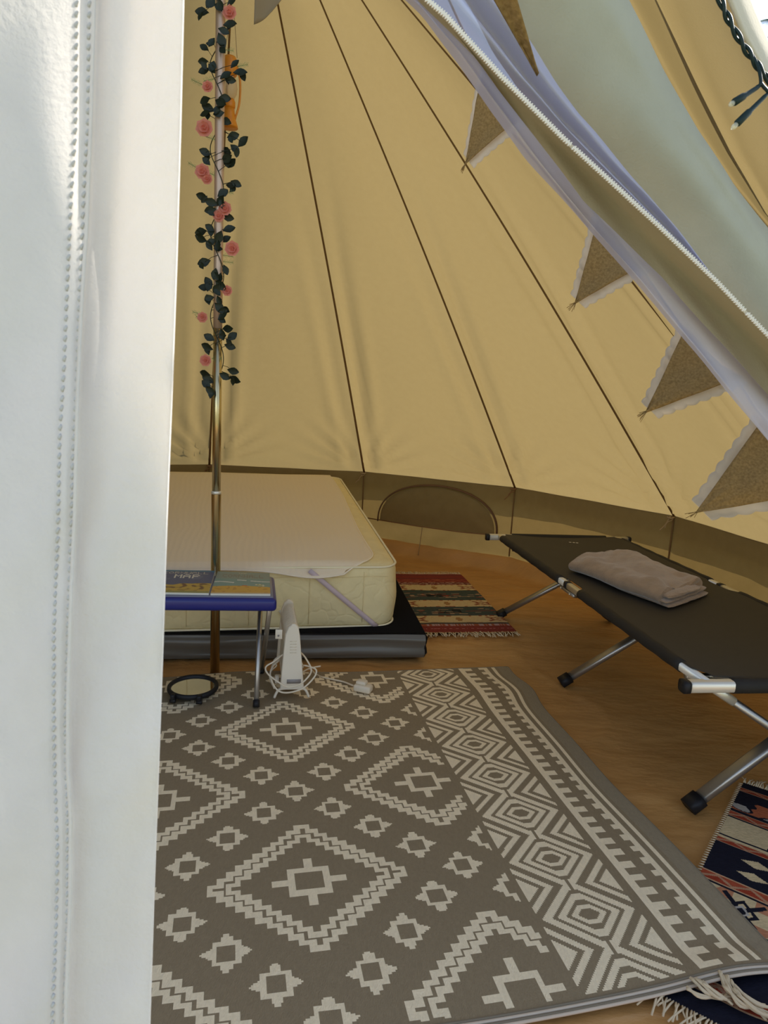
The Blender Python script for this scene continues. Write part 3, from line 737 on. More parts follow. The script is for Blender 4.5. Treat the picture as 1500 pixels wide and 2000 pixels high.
# protector
pr_ = empty('mattress_protector', tuple(mp_(.6, .8, 1.03))); tag(pr_, 'thin pale quilted protector spread over the mattress top, rounded corner', 'bedding')
def prot(s, t):
    # gentle drape, hem sags over the foot edge
    b = -.018 + (ML - .02 + .018) * t
    ra = .085 + .012 * math.sin(t * 7) - .02 * sm(.5, 1, t)
    # rounded corner front right
    rc = .17
    d = rc - b if b < rc else 0
    if d > 0: ra += rc - math.sqrt(max(0, rc * rc - min(d, rc) ** 2))
    a = ra + (MW - .02 - ra) * s
    bb_ = b - .016 * math.exp(-((a - .36) / .2) ** 2) * sm(.06, 0, t)
    z = 1.045 + .004 * nz(a * 5, b * 5, 2) / 1
    P = mp_(a, bb_, 1); P.z = mzt(max(bb_, 0)) + .012 + .003 * nz(a * 4, b * 4, 1)
    if bb_ < .03: P.z -= sm(.03, -.03, bb_) * (.022 + .030 * math.exp(-((a - .38) / .17) ** 2))
    return P
MB().grid(90, 100, prot).build('quilted_sheet', M['protector'], pr_, solid=.006)
ed = [prot(1 - i / 60, 0) for i in range(61)] + [prot(0, i / 80) for i in range(1, 81)]
MB().tube(ed, .0042, 6).build('bound_hem', mat('protector_binding', (.88, .78, .62), .8), pr_)
st = MB(); q0 = mp_(.405, -.022, .97); q1 = mp_(.09, -.004, .005); n_ = Vector((S22, -C22, 0))
tv = (q1 - q0).normalized(); sv_ = tv.cross(n_).normalized() * .011
path = [q0.lerp(q1, i / 12) + n_ * (.004 + .006 * math.sin(math.pi * i / 12)) for i in range(13)]
st.grid(1, 12, lambda s, t: path[round(t * 12)] + sv_ * (s * 2 - 1)); st.build('elastic_strap', M['lilac'], pr_, solid=.002)

# ---------------------------------------------------------------- small table, books
tb = empty('folding_table', (-.66, 2.48, 0)); tag(tb, 'small blue folding table with steel legs in front of the bed', 'table')
t1 = Vector((-math.cos(.135), -math.sin(.135), 0)); t2 = Vector((-.19, .982, 0)); TF = Vector((-.362, 2.352, 0))
tt = lambda a, b, z: TF + t1 * a + t2 * b + Vector((0, 0, z))
TL, TD = .60, .305
MB().box((0, 0, 0), (TL, TD, .048), bev=.014, seg=3, fn=lambda c: tt(TL / 2 + c.x, TD / 2 + c.y, .401 + c.z)).build('rim', M['blue'], tb)
MB().box((0, 0, 0), (TL - .024, TD - .03, .004), bev=.0018, fn=lambda c: tt(TL / 2 + c.x, TD / 2 + c.y, .4255 + c.z)).build('table_top', M['tabletop'], tb)
for sh in (0.0, .47):
    o_ = t1 * sh
    A_, B_ = Vector((-.428, 2.354, .018)) + o_, Vector((at(510, 1150, 2.60).x, 2.60, .378)) + o_
    A2_, B2_ = Vector((-.468, 2.673, .014)) + o_, Vector((at(527, 1190, 2.40).x, 2.40, .378)) + o_
    for p_, q_ in ((A_, B_), (A2_, B2_)):
        MB().tube([p_, p_.lerp(q_, .5), q_], .0095, 12).build('leg', M['steel2'], tb)
        MB().tube([p_ + Vector((0, 0, -.004)), p_.lerp(q_, .05)], .0122, 12).build('foot_cap', M['black'], tb)
def cover(name, label, C, fn, th=.007, nu=110, nv=130):
    a, b, c, d = [Vector(q) for q in C]  # near-left, near-right, far-left, far-right
    top = lambda s, t: a.lerp(b, s).lerp(c.lerp(d, s), t)
    o = empty(name, tuple(top(.5, .5))); tag(o, label, 'booklet')
    MB().grid(nu, nv, lambda s, t: top(s, t) + Vector((0, 0, th + .0006)), col=fn).build('cover', M['print'], o, attr=True)
    g = MB(); ct = [a, b, d, c]; g.add([p + Vector((0, 0, z)) for z in (0.0, th) for p in ct], [(3, 2, 1, 0), (4, 5, 6, 7), (0, 1, 5, 4), (1, 2, 6, 5), (2, 3, 7, 6), (3, 0, 4, 7)])
    g.build('pages', M['paper'], o, smooth=False); return o, top
FONT = {'T': "11111 00100 00100 00100 00100", 'M': "10001 11011 10101 10001 10001", 'A': "01110 10001 11111 10001 10001", 'P': "11110 10001 11110 10000 10000", 'C': "01111 10000 10000 10000 01111", 'O': "01110 10001 10001 10001 01110",
        'R': "11110 10001 11110 10010 10001", 'N': "10001 11001 10101 10011 10001", 'W': "10001 10001 10101 11011 10001", 'L': "10000 10000 10000 10000 11111", 'S': "01111 10000 01110 00001 11110", 'H': "10001 10001 11111 10001 10001", 'E': "11111 10000 11110 10000 11111", ' ': "00000 00000 00000 00000 00000"}
def text(s, t, word, x0, x1, y0, y1):
    if not (x0 < s < x1 and y0 < t < y1): return False
    q = (s - x0) / (x1 - x0) * len(word); i = int(q); cx = int((q - i) * 6); cyy = int((1 - (t - y0) / (y1 - y0)) * 5)
    return cx < 5 and FONT[word[i]].split()[min(cyy, 4)][cx] == '1'
def cov1(s, t):
    if text(s, t, 'MAP', .52, .85, .62, .80): return (.62, .60, .50)
    if text(s, t, 'CORNWALL', .36, .94, .82, .92): return (.42, .40, .34)
    if .38 + .03 > t > .0 and t < .38 + .05 * math.sin(s * 9) + .07 * nz(s * 7, 2):
        if t < .07: return (.30, .28, .10)
        v = nz(s * 14, t * 12, 1); return (.50, .33, .07) if v > -.05 else ((.16, .08, .05) if v < -.25 and t > .15 else (.36, .24, .06))
    if t > .93: return (.05, .17, .26)
    return (.075, .10, .19) if t < .93 and nz(s * 4, t * 4) < .3 else (.11, .14, .22)
def cov2(s, t):
    if text(s, t, 'MAP', .42, .58, .915, .965): return (.55, .48, .25)
    if text(s, t, 'CORNWALL', .12, .90, .72, .88): return (.22, .20, .15)
    if t < .05: return (.60, .42, .22)
    if t < .30 + .04 * math.sin(s * 3.2): return (.62, .36, .07) if nz(s * 12, t * 12) < .25 else (.50, .26, .06)
    if math.hypot((s - .55) * 1.0, (t - .335) * 1.2) < .05 and t < .36: return (.55, .07, .05)
    if math.hypot((s - .85), (t - .37) * 1.5) < .06 or math.hypot(s - .8, (t - .40) * 2) < .07: return (.35, .38, .20) if nz(s * 30, t * 30) < .1 else (.7, .65, .5)
    if abs(t - .58 - .03 * math.sin(s * 5)) < .018 and s > .4 and nz(s * 9, 3) > -.2: return (.62, .62, .55)
    if abs(t - .50 - .02 * math.sin(s * 12)) < .022 and s < .40 and nz(s * 9, 8) > -.3: return (.60, .60, .52)
    return (.20, .31, .27) if t < .66 else (.24, .29, .24)
cover('visitor_booklet', 'left booklet with dark blue cover and the word MAP on blue table', ((-.90, 2.318, .4275), (-.603, 2.352, .4275), (-.955, 2.615, .4275), (-.655, 2.650, .4275)), lambda s, t: cov1(s, t), nu=150)
cover('visitor_booklet', 'right booklet with pale green sea and yellow beach cover on blue table', ((-.596, 2.350, .4275), (-.390, 2.380, .4275), (-.643, 2.645, .4275), (-.440, 2.655, .4275)), lambda s, t: cov2(s, t))

# ---------------------------------------------------------------- convector heater
HO = Vector((-.310, 2.435, .022)); h1 = Vector((.985, .17, 0)); h2 = Vector((-.20, .98, 0))
hp = lambda x, y, z: HO + h1 * x + h2 * y + Vector((0, 0, z))
he = empty('convector_heater', tuple(HO)); tag(he, 'white convector heater seen end-on beside the blue table', 'heater')
HL = .30
def cs(t):   # half section outline of the end, z -> half widths (left, right)
    return
sec = [(-.044, .030), (-.040, .10), (-.034, .19), (-.029, .245), (-.020, .270), (-.006, .284), (.006, .284), (.018, .272), (.024, .240), (.031, .17), (.040, .08), (.045, .030)]
for y0, y1, nm, sc in ((0.0, .022, 'end_cap', 1.0), (.022, HL, 'body', .78), (HL, HL + .02, 'end_cap', 1.0)):
    g = MB(); n_ = len(sec); yy = [y0, y0 + .004, y1 - .004, y1]; vs = []
    for q, y in enumerate(yy):
        k = sc * (.94 if q in (0, 3) and nm == 'end_cap' else 1)
        for x, z in sec: vs.append(hp(x * k, y, .03 + (z - .03) * (sc if nm == 'body' else 1) * (1 if q in (1, 2) else .985)))
    fs = [(j * n_ + i, j * n_ + (i + 1) % n_, (j + 1) * n_ + (i + 1) % n_, (j + 1) * n_ + i) for j in range(3) for i in range(n_)]
    fs += [tuple(range(n_)), tuple(3 * n_ + i for i in range(n_))[::-1]]
    g.add(vs, fs); g.build(nm, M['white'], he, smooth=False)
for i in range(16):
    y = .035 + i * .0162
    g = MB(); g.tube([hp(-.030, y, .20), hp(-.027, y, .235), hp(-.019, y, .260), hp(-.004, y, .272), (hp(.010, y, .270)), hp(.020, y, .250)], .0034, 6); g.build('grille_slat', M['offwhite'], he)
for yf in (.008, HL - .01):
    g = MB(); arc = [hp(-.064, yf, -.004), hp(-.056, yf, .016), hp(-.046, yf, .028), hp(-.02, yf, .032), hp(.02, yf, .032), hp(.046, yf, .028), hp(.056, yf, .016), hp(.064, yf, -.004)]
    g.tube(crom(arc, 4), .0085, 8, flat=.6); g.build('foot', M['white'], he)
MB().box(hp(-.052, .03, .236), (.026, .005, .036), bev=.0015).build('wall_bracket', M['white'], he)
MB().lathe([(.0035, 0), (.0035, .003)], hp(-.054, .026, .232), 10, axis=-h2).build('bracket_hole', M['grille'], he)
MB().box(hp(.006, -.0008, .062), (.052, .0015, .016), Matrix.Rotation(.17, 3, 'Z')).build('rating_label', M['grille'], he)
for i in range(5):
    MB().box(hp(.0, -.0005, .175 + i * .011), (.024 , .0012, .002), Matrix.Rotation(.17, 3, 'Z')).build('embossed_line', M['offwhite'], he)
g = MB(); g.lathe([(.017, 0), (.017, .012), (.012, .016)], hp(-.046, .06, .045), 16, axis=-h1); g.build('thermostat_knob', M['white'], he)
cw = MB(); Y = 2.395
lp = [at(x, y, Yy) for x, y, Yy in [(553, 1278, 2.47), (535, 1292, 2.46), (519, 1303, 2.44), (524, 1317, 2.42), (545, 1333, Y), (562, 1342, Y), (585, 1337, Y), (602, 1322, 2.40), (608, 1308, 2.43), (600, 1290, 2.46), (590, 1277, 2.48), (580, 1272, 2.50)]]
cw.tube(crom(lp, 7), .0032, 8)
lp = [at(x, y, Yy) for x, y, Yy in [(545, 1290, 2.50), (532, 1303, 2.47), (528, 1320, 2.43), (540, 1346, 2.40), (560, 1353, 2.392), (590, 1345, Y), (612, 1325, 2.41), (618, 1310, 2.42), (608, 1303, 2.44), (590, 1300, 2.47), (586, 1310, 2.50)]]
cw.tube(crom(lp, 7), .0032, 8)
lp = [at(x, y, Yy) for x, y, Yy in [(548, 1280, 2.52), (535, 1290, 2.52), (540, 1300, 2.50), (530, 1310, 2.50), (527, 1325, 2.48), (536, 1345, 2.44)]]
cw.tube(crom(lp, 7), .0028, 8)
lp = [at(x, y, Yy) for x, y, Yy in [(590, 1313, 2.52), (603, 1306, 2.52), (615, 1303, 2.53), (626, 1301, 2.54)]]
cw.tube(crom(lp, 6), .0030, 8)
tail = [at(606, 1306, 2.45), onz(617, 1317, .016), onz(632, 1323, .014), onz(655, 1328, .014), onz(672, 1332, .014), onz(690, 1339, .024)]
cw.tube(crom(tail, 8), .0034, 8)
cw.build('power_cord', M['offwhite'], he)
pc = onz(709, 1350, .014)
g = MB(); Rz = Matrix.Rotation(-.35, 3, 'Z')
g.box(pc + Vector((0, 0, .014)), (.070, .042, .028), Rz, bev=.008, seg=3); g.box(pc + Rz @ Vector((-.008, .004, .034)), (.042, .034, .016), Rz, bev=.007, seg=3)
g.build('plug', M['offwhite'], he)

# ---------------------------------------------------------------- round mirror on the rug
mc = onz(377, 1342, .036); mi = empty('round_mirror', tuple(mc)); tag(mi, 'round black-framed mirror lying on the rug below the blue table', 'mirror')
nrm = Vector((.0, -.03, 1)).normalized(); Rq = nrm.to_track_quat('Z', 'Y').to_matrix()
MB().lathe([(.079, -.004), (.079, .004), (.082, .009), (.088, .011), (.093, .007), (.094, -.002), (.091, -.008), (.080, -.009)], mc, 48, axis=nrm).build('frame', M['black'], mi)
MB().add([Rq @ Vector((.0805 * math.cos(2 * math.pi * i / 48), .0805 * math.sin(2 * math.pi * i / 48), .002)) + mc for i in range(48)], [tuple(range(48))]).build('mirror_glass', M['glass'], mi, smooth=False)
MB().lathe([(.0, -.010), (.082, -.010), (.084, -.003)], mc, 32, axis=nrm).build('back_plate', M['black'], mi)
for x in (-.048, .048):
    c_ = mc + Rq @ Vector((x, -.080, .0))
    g = MB(); g.box(c_ + Vector((0, -.008, .002)), (.016, .024, .022), Rq, bev=.004); g.tube([c_ + Vector((-.010, -.012, -.012)), c_ + Vector((.010, -.012, -.012))], .008, 10); g.build('hinge_clip', M['black'], mi)

# ---------------------------------------------------------------- camp bed
CO = Vector((.6273, 3.6508, 0)); CY = .1421; CLn, CWd, CZ = 1.896, .672, .430
cc_, cs_ = math.cos(CY), math.sin(CY)
def ct(a, b, z): return CO + Vector((cc_ * b + cs_ * a, cs_ * b - cc_ * a, z))   # a: far -> near, b: left -> right
cb = empty('camp_bed', tuple(ct(CLn / 2, CWd / 2, 0))); tag(cb, 'folding camp bed with charcoal fabric and aluminium frame at the right', 'camp bed')
Rc = Matrix.Rotation(CY - math.pi / 2, 3, 'Z')
def sag(a, b):
    q = min(1, max(0, b / CWd)); return -.012 * math.sin(math.pi * q) - .004 * math.sin(math.pi * a / CLn)
# fabric with end hems; corners cut away around the joints
def fab(s, t):
    a = .012 + (CLn - .024) * t; b = -.004 + (CWd + .008) * s
    for ca in (0.0, CLn, .95):
        wv = .058 if ca != .95 else .10
        near = math.exp(-(abs(a - ca) / wv) ** 6)
        ins = .030 * near
        if s < .06: b += ins * (1 - s / .06)
        if s > .94: b -= ins * ((s - .94) / .06)
    return ct(a, b, CZ + .016 + sag(a, b) + .002 * nz(a * 5, b * 6, 3))
MB().grid(60, 130, fab).build('sleeping_fabric', M['cot'], cb, solid=.002)
def rounded(pA, pB, w_, h_, up=Vector((0, 0, 1)), n=14, g=None):
    g = g or MB(); t = (pB - pA).normalized(); sd2 = t.cross(up).normalized(); u2 = sd2.cross(t); vs = []
    for p in (pA, pB):
        for k in range(n):
            a = 2 * math.pi * k / n; c, s = math.cos(a), math.sin(a); e = .55
            vs.append(p + sd2 * (math.copysign(abs(c) ** e, c) * w_ / 2) + u2 * (math.copysign(abs(s) ** e, s) * h_ / 2))
    fs = [(k, (k + 1) % n, n + (k + 1) % n, n + k) for k in range(n)] + [tuple(range(n))[::-1], tuple(n + k for k in range(n))]
    return g.add(vs, fs)
SEGS = [(.058, .865), (1.065, CLn - .058 - .06)]
for b in (0, CWd):
    rounded(ct(.0, b, CZ), ct(.93, b, CZ), .026, .026, g=None).build('side_rail', M['alu'], cb)
    rounded(ct(.945, b, CZ), ct(CLn, b, CZ), .026, .026).build('side_rail', M['alu'], cb)
    for a0, a1 in SEGS:
        g = MB(); g.tube([ct(a0 + (a1 - a0) * i / 24, b, CZ + .001 * math.sin(i * 1.7)) for i in range(25)], .0185, 12); g.build('rail_sleeve', M['cotsleeve'], cb)
    rounded(ct(.925, b, CZ), ct(.95, b, CZ), .030, .030).build('rail_joint', M['black'], cb)
    rounded(ct(.88, b, CZ - .022), ct(1.02, b, CZ - .022), .022, .014).build('hinge_plate', M['steel2'], cb)
    for aa in (.90, .99): MB().lathe([(.004, 0), (.004, .003), (.0, .004)], ct(aa, b - .012, CZ - .022), 10, axis=(-cc_, -cs_, 0)).build('rivet', M['alu'], cb)
for a in (-.004, CLn + .004):
    z = CZ - .004
    rounded(ct(a, -.062, z), ct(a, CWd + .062, z), .036, .032).build('end_bar', M['alu'], cb)
    g = MB(); g.tube([ct(a, .07 + (CWd - .14) * i / 10, z) for i in range(11)], .0215, 12); g.build('end_sleeve', M['cotsleeve'], cb)
    for b0, b1 in ((-.074, -.058), (CWd + .058, CWd + .074)): rounded(ct(a, b0, z), ct(a, b1, z), .040, .036).build('end_cap', M['black'], cb)
# crossed legs
legs = [(.07, .020, .62), (.94, .028, .64), (1.82, .068, .665)]
for i, (a, bl, br) in enumerate(legs):
    au = [.17, .95, CLn - .13][i]
    for p, q, o_ in ((ct(a, bl, .014), ct(au, CWd - .045, CZ - .028), -.014), (ct(a + .02, br, .014), ct(au, .045, CZ - .028), .014)):
        sh = Vector((cs_, -cc_, 0)) * o_
        g = rounded(p + sh, q + sh, .024, .046, up=Vector((cs_, -cc_, 0))); g.build('leg', M['steel2'], cb)
        d = (q - p).normalized(); rounded(p + sh - d * .016, p + sh + d * .030, .036, .058, up=Vector((cs_, -cc_, 0))).build('foot_cap', M['black'], cb)
        rounded(q + sh - d * .13, q + sh - d * .05, .028, .050, up=Vector((cs_, -cc_, 0))).build('leg_bracket', M['alu'], cb)
    mid_ = ct(a, CWd / 2, .21)
    MB().tube([ct(a - .03, .34, .214), ct(a + .05, .34, .214)], .006, 8).build('pivot_bolt', M['alu'], cb)
for a in (.17, .95, CLn - .13):
    rounded(ct(a, .02, CZ - .034), ct(a, CWd - .02, CZ - .034), .02, .014).build('cross_brace', M['steel2'], cb)
g = MB()
for dx in (-.018, 0.0, .016): g.box(ct(.14 + dx * .3, .36 + dx, CZ + .0185 + sag(.14, .36) ), (.011, .010, .0012), Matrix.Rotation(CY + .5, 3, 'Z'))
g.build('printed_mark', M['white'], cb)

# folded blanket
bl = empty('folded_blanket', tuple(ct(.9, .35, CZ + .02))); tag(bl, 'folded brown fleece blanket lying on the camp bed', 'blanket')
b0 = ct(.760, .075, 0); ba = (ct(1.275, .235, 0) - b0); bbv = (ct(.555, .375, 0) - b0)
def bz(s, t): 
    P = b0 + ba * s + bbv * t; return P
def blayer(z0, th, s0, s1, t0, t1, seed, amp):
    # closed folded slab: fold at t0 side, soft edges
    def f(u, v):
        s = s0 + (s1 - s0) * u; a = 2 * math.pi * v
        c_, s_ = math.cos(a), math.sin(a); tq = .5 - .5 * math.copysign(abs(c_) ** .5, c_); zz = math.copysign(abs(s_) ** .7, s_)
        t = t0 + (t1 - t0) * tq + .015 * nz(s * 4, seed, a * .3)
        ss = s + .020 * nz(t * 5, seed + 2, zz) * (1 if u in (0, 1) else 1)
        P = bz(ss, t)
        endf = (1 - .45 * (abs(u - .5) * 2) ** 12)
        lump = amp * (nz(s * 4.5, t * 4.0, seed) + .5 * nz(s * 11, t * 9, seed + 9)) + amp * .9 * math.sin(s * 7 + t * 5 + seed) * .5
        P.z = CZ + .016 + sag(.9, .35) * .6 + z0 + th * .5 + th * .5 * zz * endf + (lump * (zz * .5 + .5) if z0 >= 0 else 0)
        return P
    return f
def slab(fn, end, cap=.7):
    g = MB(); g.grid(70, 48, fn)
    for u in (0, 1):
        ring = [fn(u, v / 48) for v in range(48)]; c_ = sum(ring, Vector()) / 48; off = ba.normalized() * (end if u else -.014)
        r1 = [c_ + (p - c_) * .86 + off * .7 for p in ring]; r2 = [c_ + (p - c_) * .5 + off * 1.1 for p in ring]
        vs = ring + r1 + r2 + [c_ + off * 1.15]
        g.add(vs, [(q * 48 + k, q * 48 + (k + 1) % 48, (q + 1) * 48 + (k + 1) % 48, (q + 1) * 48 + k) for q in (0, 1) for k in range(48)] + [(96 + k, 96 + (k + 1) % 48, 144) for k in range(48)])
    return g
def wrap(u, v):
    a = 2 * math.pi * v; c_, s_ = math.cos(a), math.sin(a)
    tq = .5 - .5 * math.copysign(abs(c_) ** .62, c_); zz = math.copysign(abs(s_) ** .75, s_)
    # height tapers at the near open end and rises around the middle of the left fold
    H = .082 + .020 * math.exp(-((u - .28) / .2) ** 2) * sm(.35, .9, tq) - .014 * sm(.75, 1, u) - .016 * sm(.15, 0, u)
    tt_ = -.02 + 1.02 * tq + .03 * nz(u * 3, 3, c_) - .05 * math.exp(-((u - .62) / .2) ** 2) * (1 - tq)
    P = bz(u * .93 + .03 * nz(tq * 4, 1, zz), tt_)
    lump = .012 * nz(u * 5, tq * 4, 2) + .008 * nz(u * 11, tq * 8, 5) + .008 * math.sin(u * 8 + tq * 6) * math.sin(tq * 3.1) - .010 * math.exp(-((tq - .45 + .15 * u) / .06) ** 2) * sm(.3, .7, u)
    P.z = CZ + .014 + sag(.9, .35) * .6 + H * .5 + (H * .5) * zz + lump * max(0, zz)
    return P
slab(wrap, .004).build('outer_fold', M['blanket'], bl)
for i, (z0, th, s1, t0, t1) in enumerate([(.0, .018, .995, .03, .97), (.016, .018, .975, .0, .99), (.031, .020, .985, .05, .78)]):
    slab(blayer(z0, th, .5, s1, t0, t1, i * 3.3, .003), .010).build('inner_fold', M['blanket'], bl)

# ---------------------------------------------------------------- bunting
bs = MB(); strpts = [at(850, -60, 2.16), at(905, 60, 2.07), at(940, 120, 1.99), at(1010, 215, 1.90), at(1100, 330, 1.80), at(1172, 428, 1.73), at(1250, 520, 1.66), at(1335, 640, 1.56), at(1440, 745, 1.47), at(1490, 815, 1.42), at(1640, 965, 1.32)]
bs.tube(crom(strpts, 6), .003, 6); o = bs.build('bunting_string', M['rope2'], smooth=True, origin=tuple(strpts[4])); tag(o, 'thin cord carrying the burlap pennants along the doorway edge', 'string')
pens = [((946, 128), (1020, 222), (908, 322), 1.97, 1.88, 1.92, 'highest burlap pennant at the doorway, narrow and seen edge-on'),
        ((1168, 428), (1262, 515), (1122, 594), 1.73, 1.66, 1.68, 'second burlap pennant down the doorway edge, just above the middle of the slope'),
        ((1338, 642), (1450, 738), (1260, 806), 1.555, 1.465, 1.49, 'third burlap pennant down the doorway edge, hanging clear above the camp bed'),
        ((1492, 815), (1640, 955), (1358, 1002), 1.42, 1.33, 1.35, 'lowest and largest burlap pennant at the right edge of view')]
for k, (a, b, c, ya, yb, yc, lab) in enumerate(pens):
    A_, B_, T_ = at(*a, ya), at(*b, yb), at(*c, yc)
    o = empty('bunting_pennant', tuple(A_.lerp(B_, .5))); tag(o, lab, 'bunting', 'burlap pennants')
    n_ = (B_ - A_).cross(T_ - A_).normalized(); 
    if n_.y > 0: n_ = -n_
    mids = A_.lerp(B_, .5)
    def tri(s, t, sc=1.0, off=0.0, scal=0.0):
        e = A_.lerp(T_, t); f_ = B_.lerp(T_, t); P = e.lerp(f_, s)
        return P + n_ * (off + .008 * math.sin(s * 5 + t * 3 + k) * (1 - t) + .004 * nz(s * 4, t * 4, k))
    MB().grid(16, 24, lambda s, t: tri(s, t * .985)).build('burlap_face', M['burlap'], o, solid=.0016)
    # scalloped lace backing larger than the face
    cen = (A_ + B_ + T_) / 3; g = MB(); wid = (B_ - A_).length; hh = (T_ - mids).length
    ax_ = (B_ - A_).normalized(); 
    def lace(s, t):
        P = tri(s, t * .93, off=-.004); sc = (.016 + .005 * abs(math.sin(t * 24)))
        edge = (s - .5) * 2; return P + (-n_) * .004 + ax_ * (edge * sc)
    g.grid(14, 96, lace); g.build('lace_backing', M['lace'], o, solid=.001)
    fr = MB(); rn = random.Random(k)
    dn = (T_ - mids).normalized()
    for i in range(7): fr.tube([T_ - dn * .006, T_ + dn * rn.uniform(.008, .022) + ax_ * rn.uniform(-.010, .010)], .0007, 4)
    fr.build('frayed_tip', M['burlap'], o, stuff=True)
A_, B_, T_ = at(955, -60, 1.06), at(1010, -10, .72), at(1058, 150, .80)
A_, B_, T_ = at(930, -60, .70), at(985, -80, .69), at(1052, 150, .745)
o = empty('bunting_pennant', tuple(A_)); tag(o, 'brown pennant seen through the sheer curtain near the top of the picture', 'bunting')
MB().grid(8, 12, lambda s, t: A_.lerp(T_, t * .98).lerp(B_.lerp(T_, t * .98), s) + Vector((0, .003 * math.sin(s * 5), 0))).build('burlap_face', M['burlap'], o, solid=.0015)

# small grey-beige pennant hanging high beside the pole
A_, B_, T_ = at(500, -70, 2.86), at(585, -40, 2.90), at(496, 48, 2.86); C_ = at(532, 24, 2.88)
o = empty('paper_pennant', tuple(A_)); tag(o, 'small plain beige pennant high up to the right of the pole', 'bunting')
g = MB(); D_ = A_.lerp(B_, .5)
g.grid(10, 10, lambda s, t: A_.lerp(B_, s).lerp(T_.lerp(C_, s), t) + Vector((0, .01 * math.sin(s * 4), 0))); g.build('cloth', mat('plain_beige_cloth', (.42, .35, .24), .9, transl=((.5, .36, .18), .3)), o, solid=.002)

# ---------------------------------------------------------------- fairy-light cable
fc = empty('fairy_light_cable', tuple(at(1450, 100, .78))); tag(fc, 'dark green twisted fairy-light cable with two unlit bulbs at top right', 'cable')
core = crom([at(1375, -80, .78), at(1407, 0, .78), at(1425, 42, .78), at(1449, 84, .78), at(1472, 118, .78), at(1500, 154, .78), at(1560, 225, .80)], 14)
for ph in (0, math.pi):
    pts = []
    for i, p in enumerate(core):
        t = (core[min(i + 1, len(core) - 1)] - core[max(i - 1, 0)]).normalized(); s1 = t.cross(Vector((0, 1, 0))).normalized(); s2 = t.cross(s1)
        a = i * .27 + ph; pts.append(p + s1 * .0020 * math.cos(a) + s2 * .0020 * math.sin(a))
    MB().tube(pts, .0019, 7).build('wire', M['cable'], fc)
MB().tube(crom([at(1470, 108, .78), at(1482, 135, .775), at(1486, 162, .77), at(1478, 170, .77)], 6), .0018, 6).build('wire', M['cable'], fc)
MB().tube(crom([at(1486, 162, .77), at(1494, 172, .77), at(1506, 180, .77), at(1520, 160, .78)], 6), .0018, 6).build('wire', M['cable'], fc)
for (x0, y0), (x1, y1) in (((1484, 168), (1432, 201)), ((1500, 182), (1438, 243))):
    P_, Q_ = at(x0, y0, .77), at(x1, y1, .762); d = (Q_ - P_).normalized(); L = (Q_ - P_).length
    MB().lathe([(.0014, 0), (.0022, L * .12), (.0025, L * .55), (.0036, L * .62), (.0038, L * .96), (.0027, L)], P_, 12, axis=d).build('bulb_holder', M['cable'], fc)
    MB().lathe([(.0026, L), (.0028, L * 1.08), (.0014, L * 1.14), (0, L * 1.16)], P_, 10, axis=d).build('bulb', M['clear'], fc)

# ---------------------------------------------------------------- lantern behind the pole
lx = lambda x, y: at(x, y, 2.80)
lb = at(448, 250, 2.80); lt = at(448, 108, 2.80); LH = lt.z - lb.z; LX, LY = lb.x, lb.y
la = empty('hanging_lantern', (LX, LY, lb.z)); tag(la, 'orange hurricane lantern hanging behind the garlanded pole', 'lantern')
z_ = lambda f_: f_ * LH
MB().lathe([(.0, 0), (.032, 0), (.031, z_(.03)), (.025, z_(.10)), (.020, z_(.20)), (.018, z_(.27)), (.0, z_(.27))], (LX, LY, lb.z), 20).build('tank', M['orange'], la)
MB().lathe([(.018, z_(.27)), (.021, z_(.30)), (.021, z_(.36)), (.017, z_(.40))], (LX, LY, lb.z), 20).build('burner', M['orange'], la)
MB().lathe([(.016, z_(.40)), (.026, z_(.48)), (.028, z_(.55)), (.024, z_(.66)), (.017, z_(.72))], (LX, LY, lb.z), 20).build('globe', M['lampglass'], la)
MB().lathe([(.018, z_(.70)), (.026, z_(.74)), (.028, z_(.80)), (.027, z_(.93)), (.020, z_(.98)), (.0, z_(1.0))], (LX, LY, lb.z), 20).build('chimney_cap', M['orange'], la)
for sx in (-1, 1):
    MB().tube(crom([Vector((LX + sx * .020, LY, lb.z + z_(.12))), Vector((LX + sx * .036, LY, lb.z + z_(.35))), Vector((LX + sx * .038, LY, lb.z + z_(.65))), Vector((LX + sx * .026, LY, lb.z + z_(.86)))], 6), .004, 8).build('side_tube', M['orange'], la)
MB().tube(crom([Vector((LX - .024, LY, lb.z + z_(.97))), Vector((LX + .002, LY, lt.z + .13)), Vector((LX + .012, LY, lt.z + .14)), Vector((LX + .026, LY, lb.z + z_(.97)))], 8), .0012, 6).build('bail_wire', M['rope2'], la)

# ---------------------------------------------------------------- flower garland round the pole
ga = empty('flower_garland', (PX, PY, 1.6)); tag(ga, 'artificial garland of dark leaves and pink flowers wound round the pole', 'garland')
CL = [(396, 24), (412, 4), (430, 8), (452, 4), (448, 48), (436, 60), (414, 82), (400, 94), (432, 78), (434, 98), (398, 120), (400, 138), (416, 128), (458, 126), (468, 142), (450, 156), (440, 148), (402, 196), (402, 222), (408, 212), (424, 214), (438, 192),
      (430, 200), (440, 236), (454, 266), (474, 278), (458, 290), (442, 294), (442, 310), (452, 320), (402, 298), (404, 316), (450, 362), (460, 358), (396, 384), (434, 378), (432, 392), (414, 396), (412, 410), (444, 424), (394, 453), (394, 466), (411, 446), (446, 448), (414, 472), (428, 462),
      (426, 478), (440, 468), (400, 512), (440, 526), (420, 534), (430, 542), (408, 554), (400, 562), (424, 562), (430, 556), (410, 582), (428, 586), (428, 600), (440, 604), (434, 618), (444, 642), (452, 658), (448, 676), (434, 652), (410, 660), (406, 678), (454, 724), (458, 740), (438, 734), (402, 730), (404, 752), (412, 764), (408, 742)]
rn = random.Random(11)
lm = bpy.data.meshes.new('leaf')
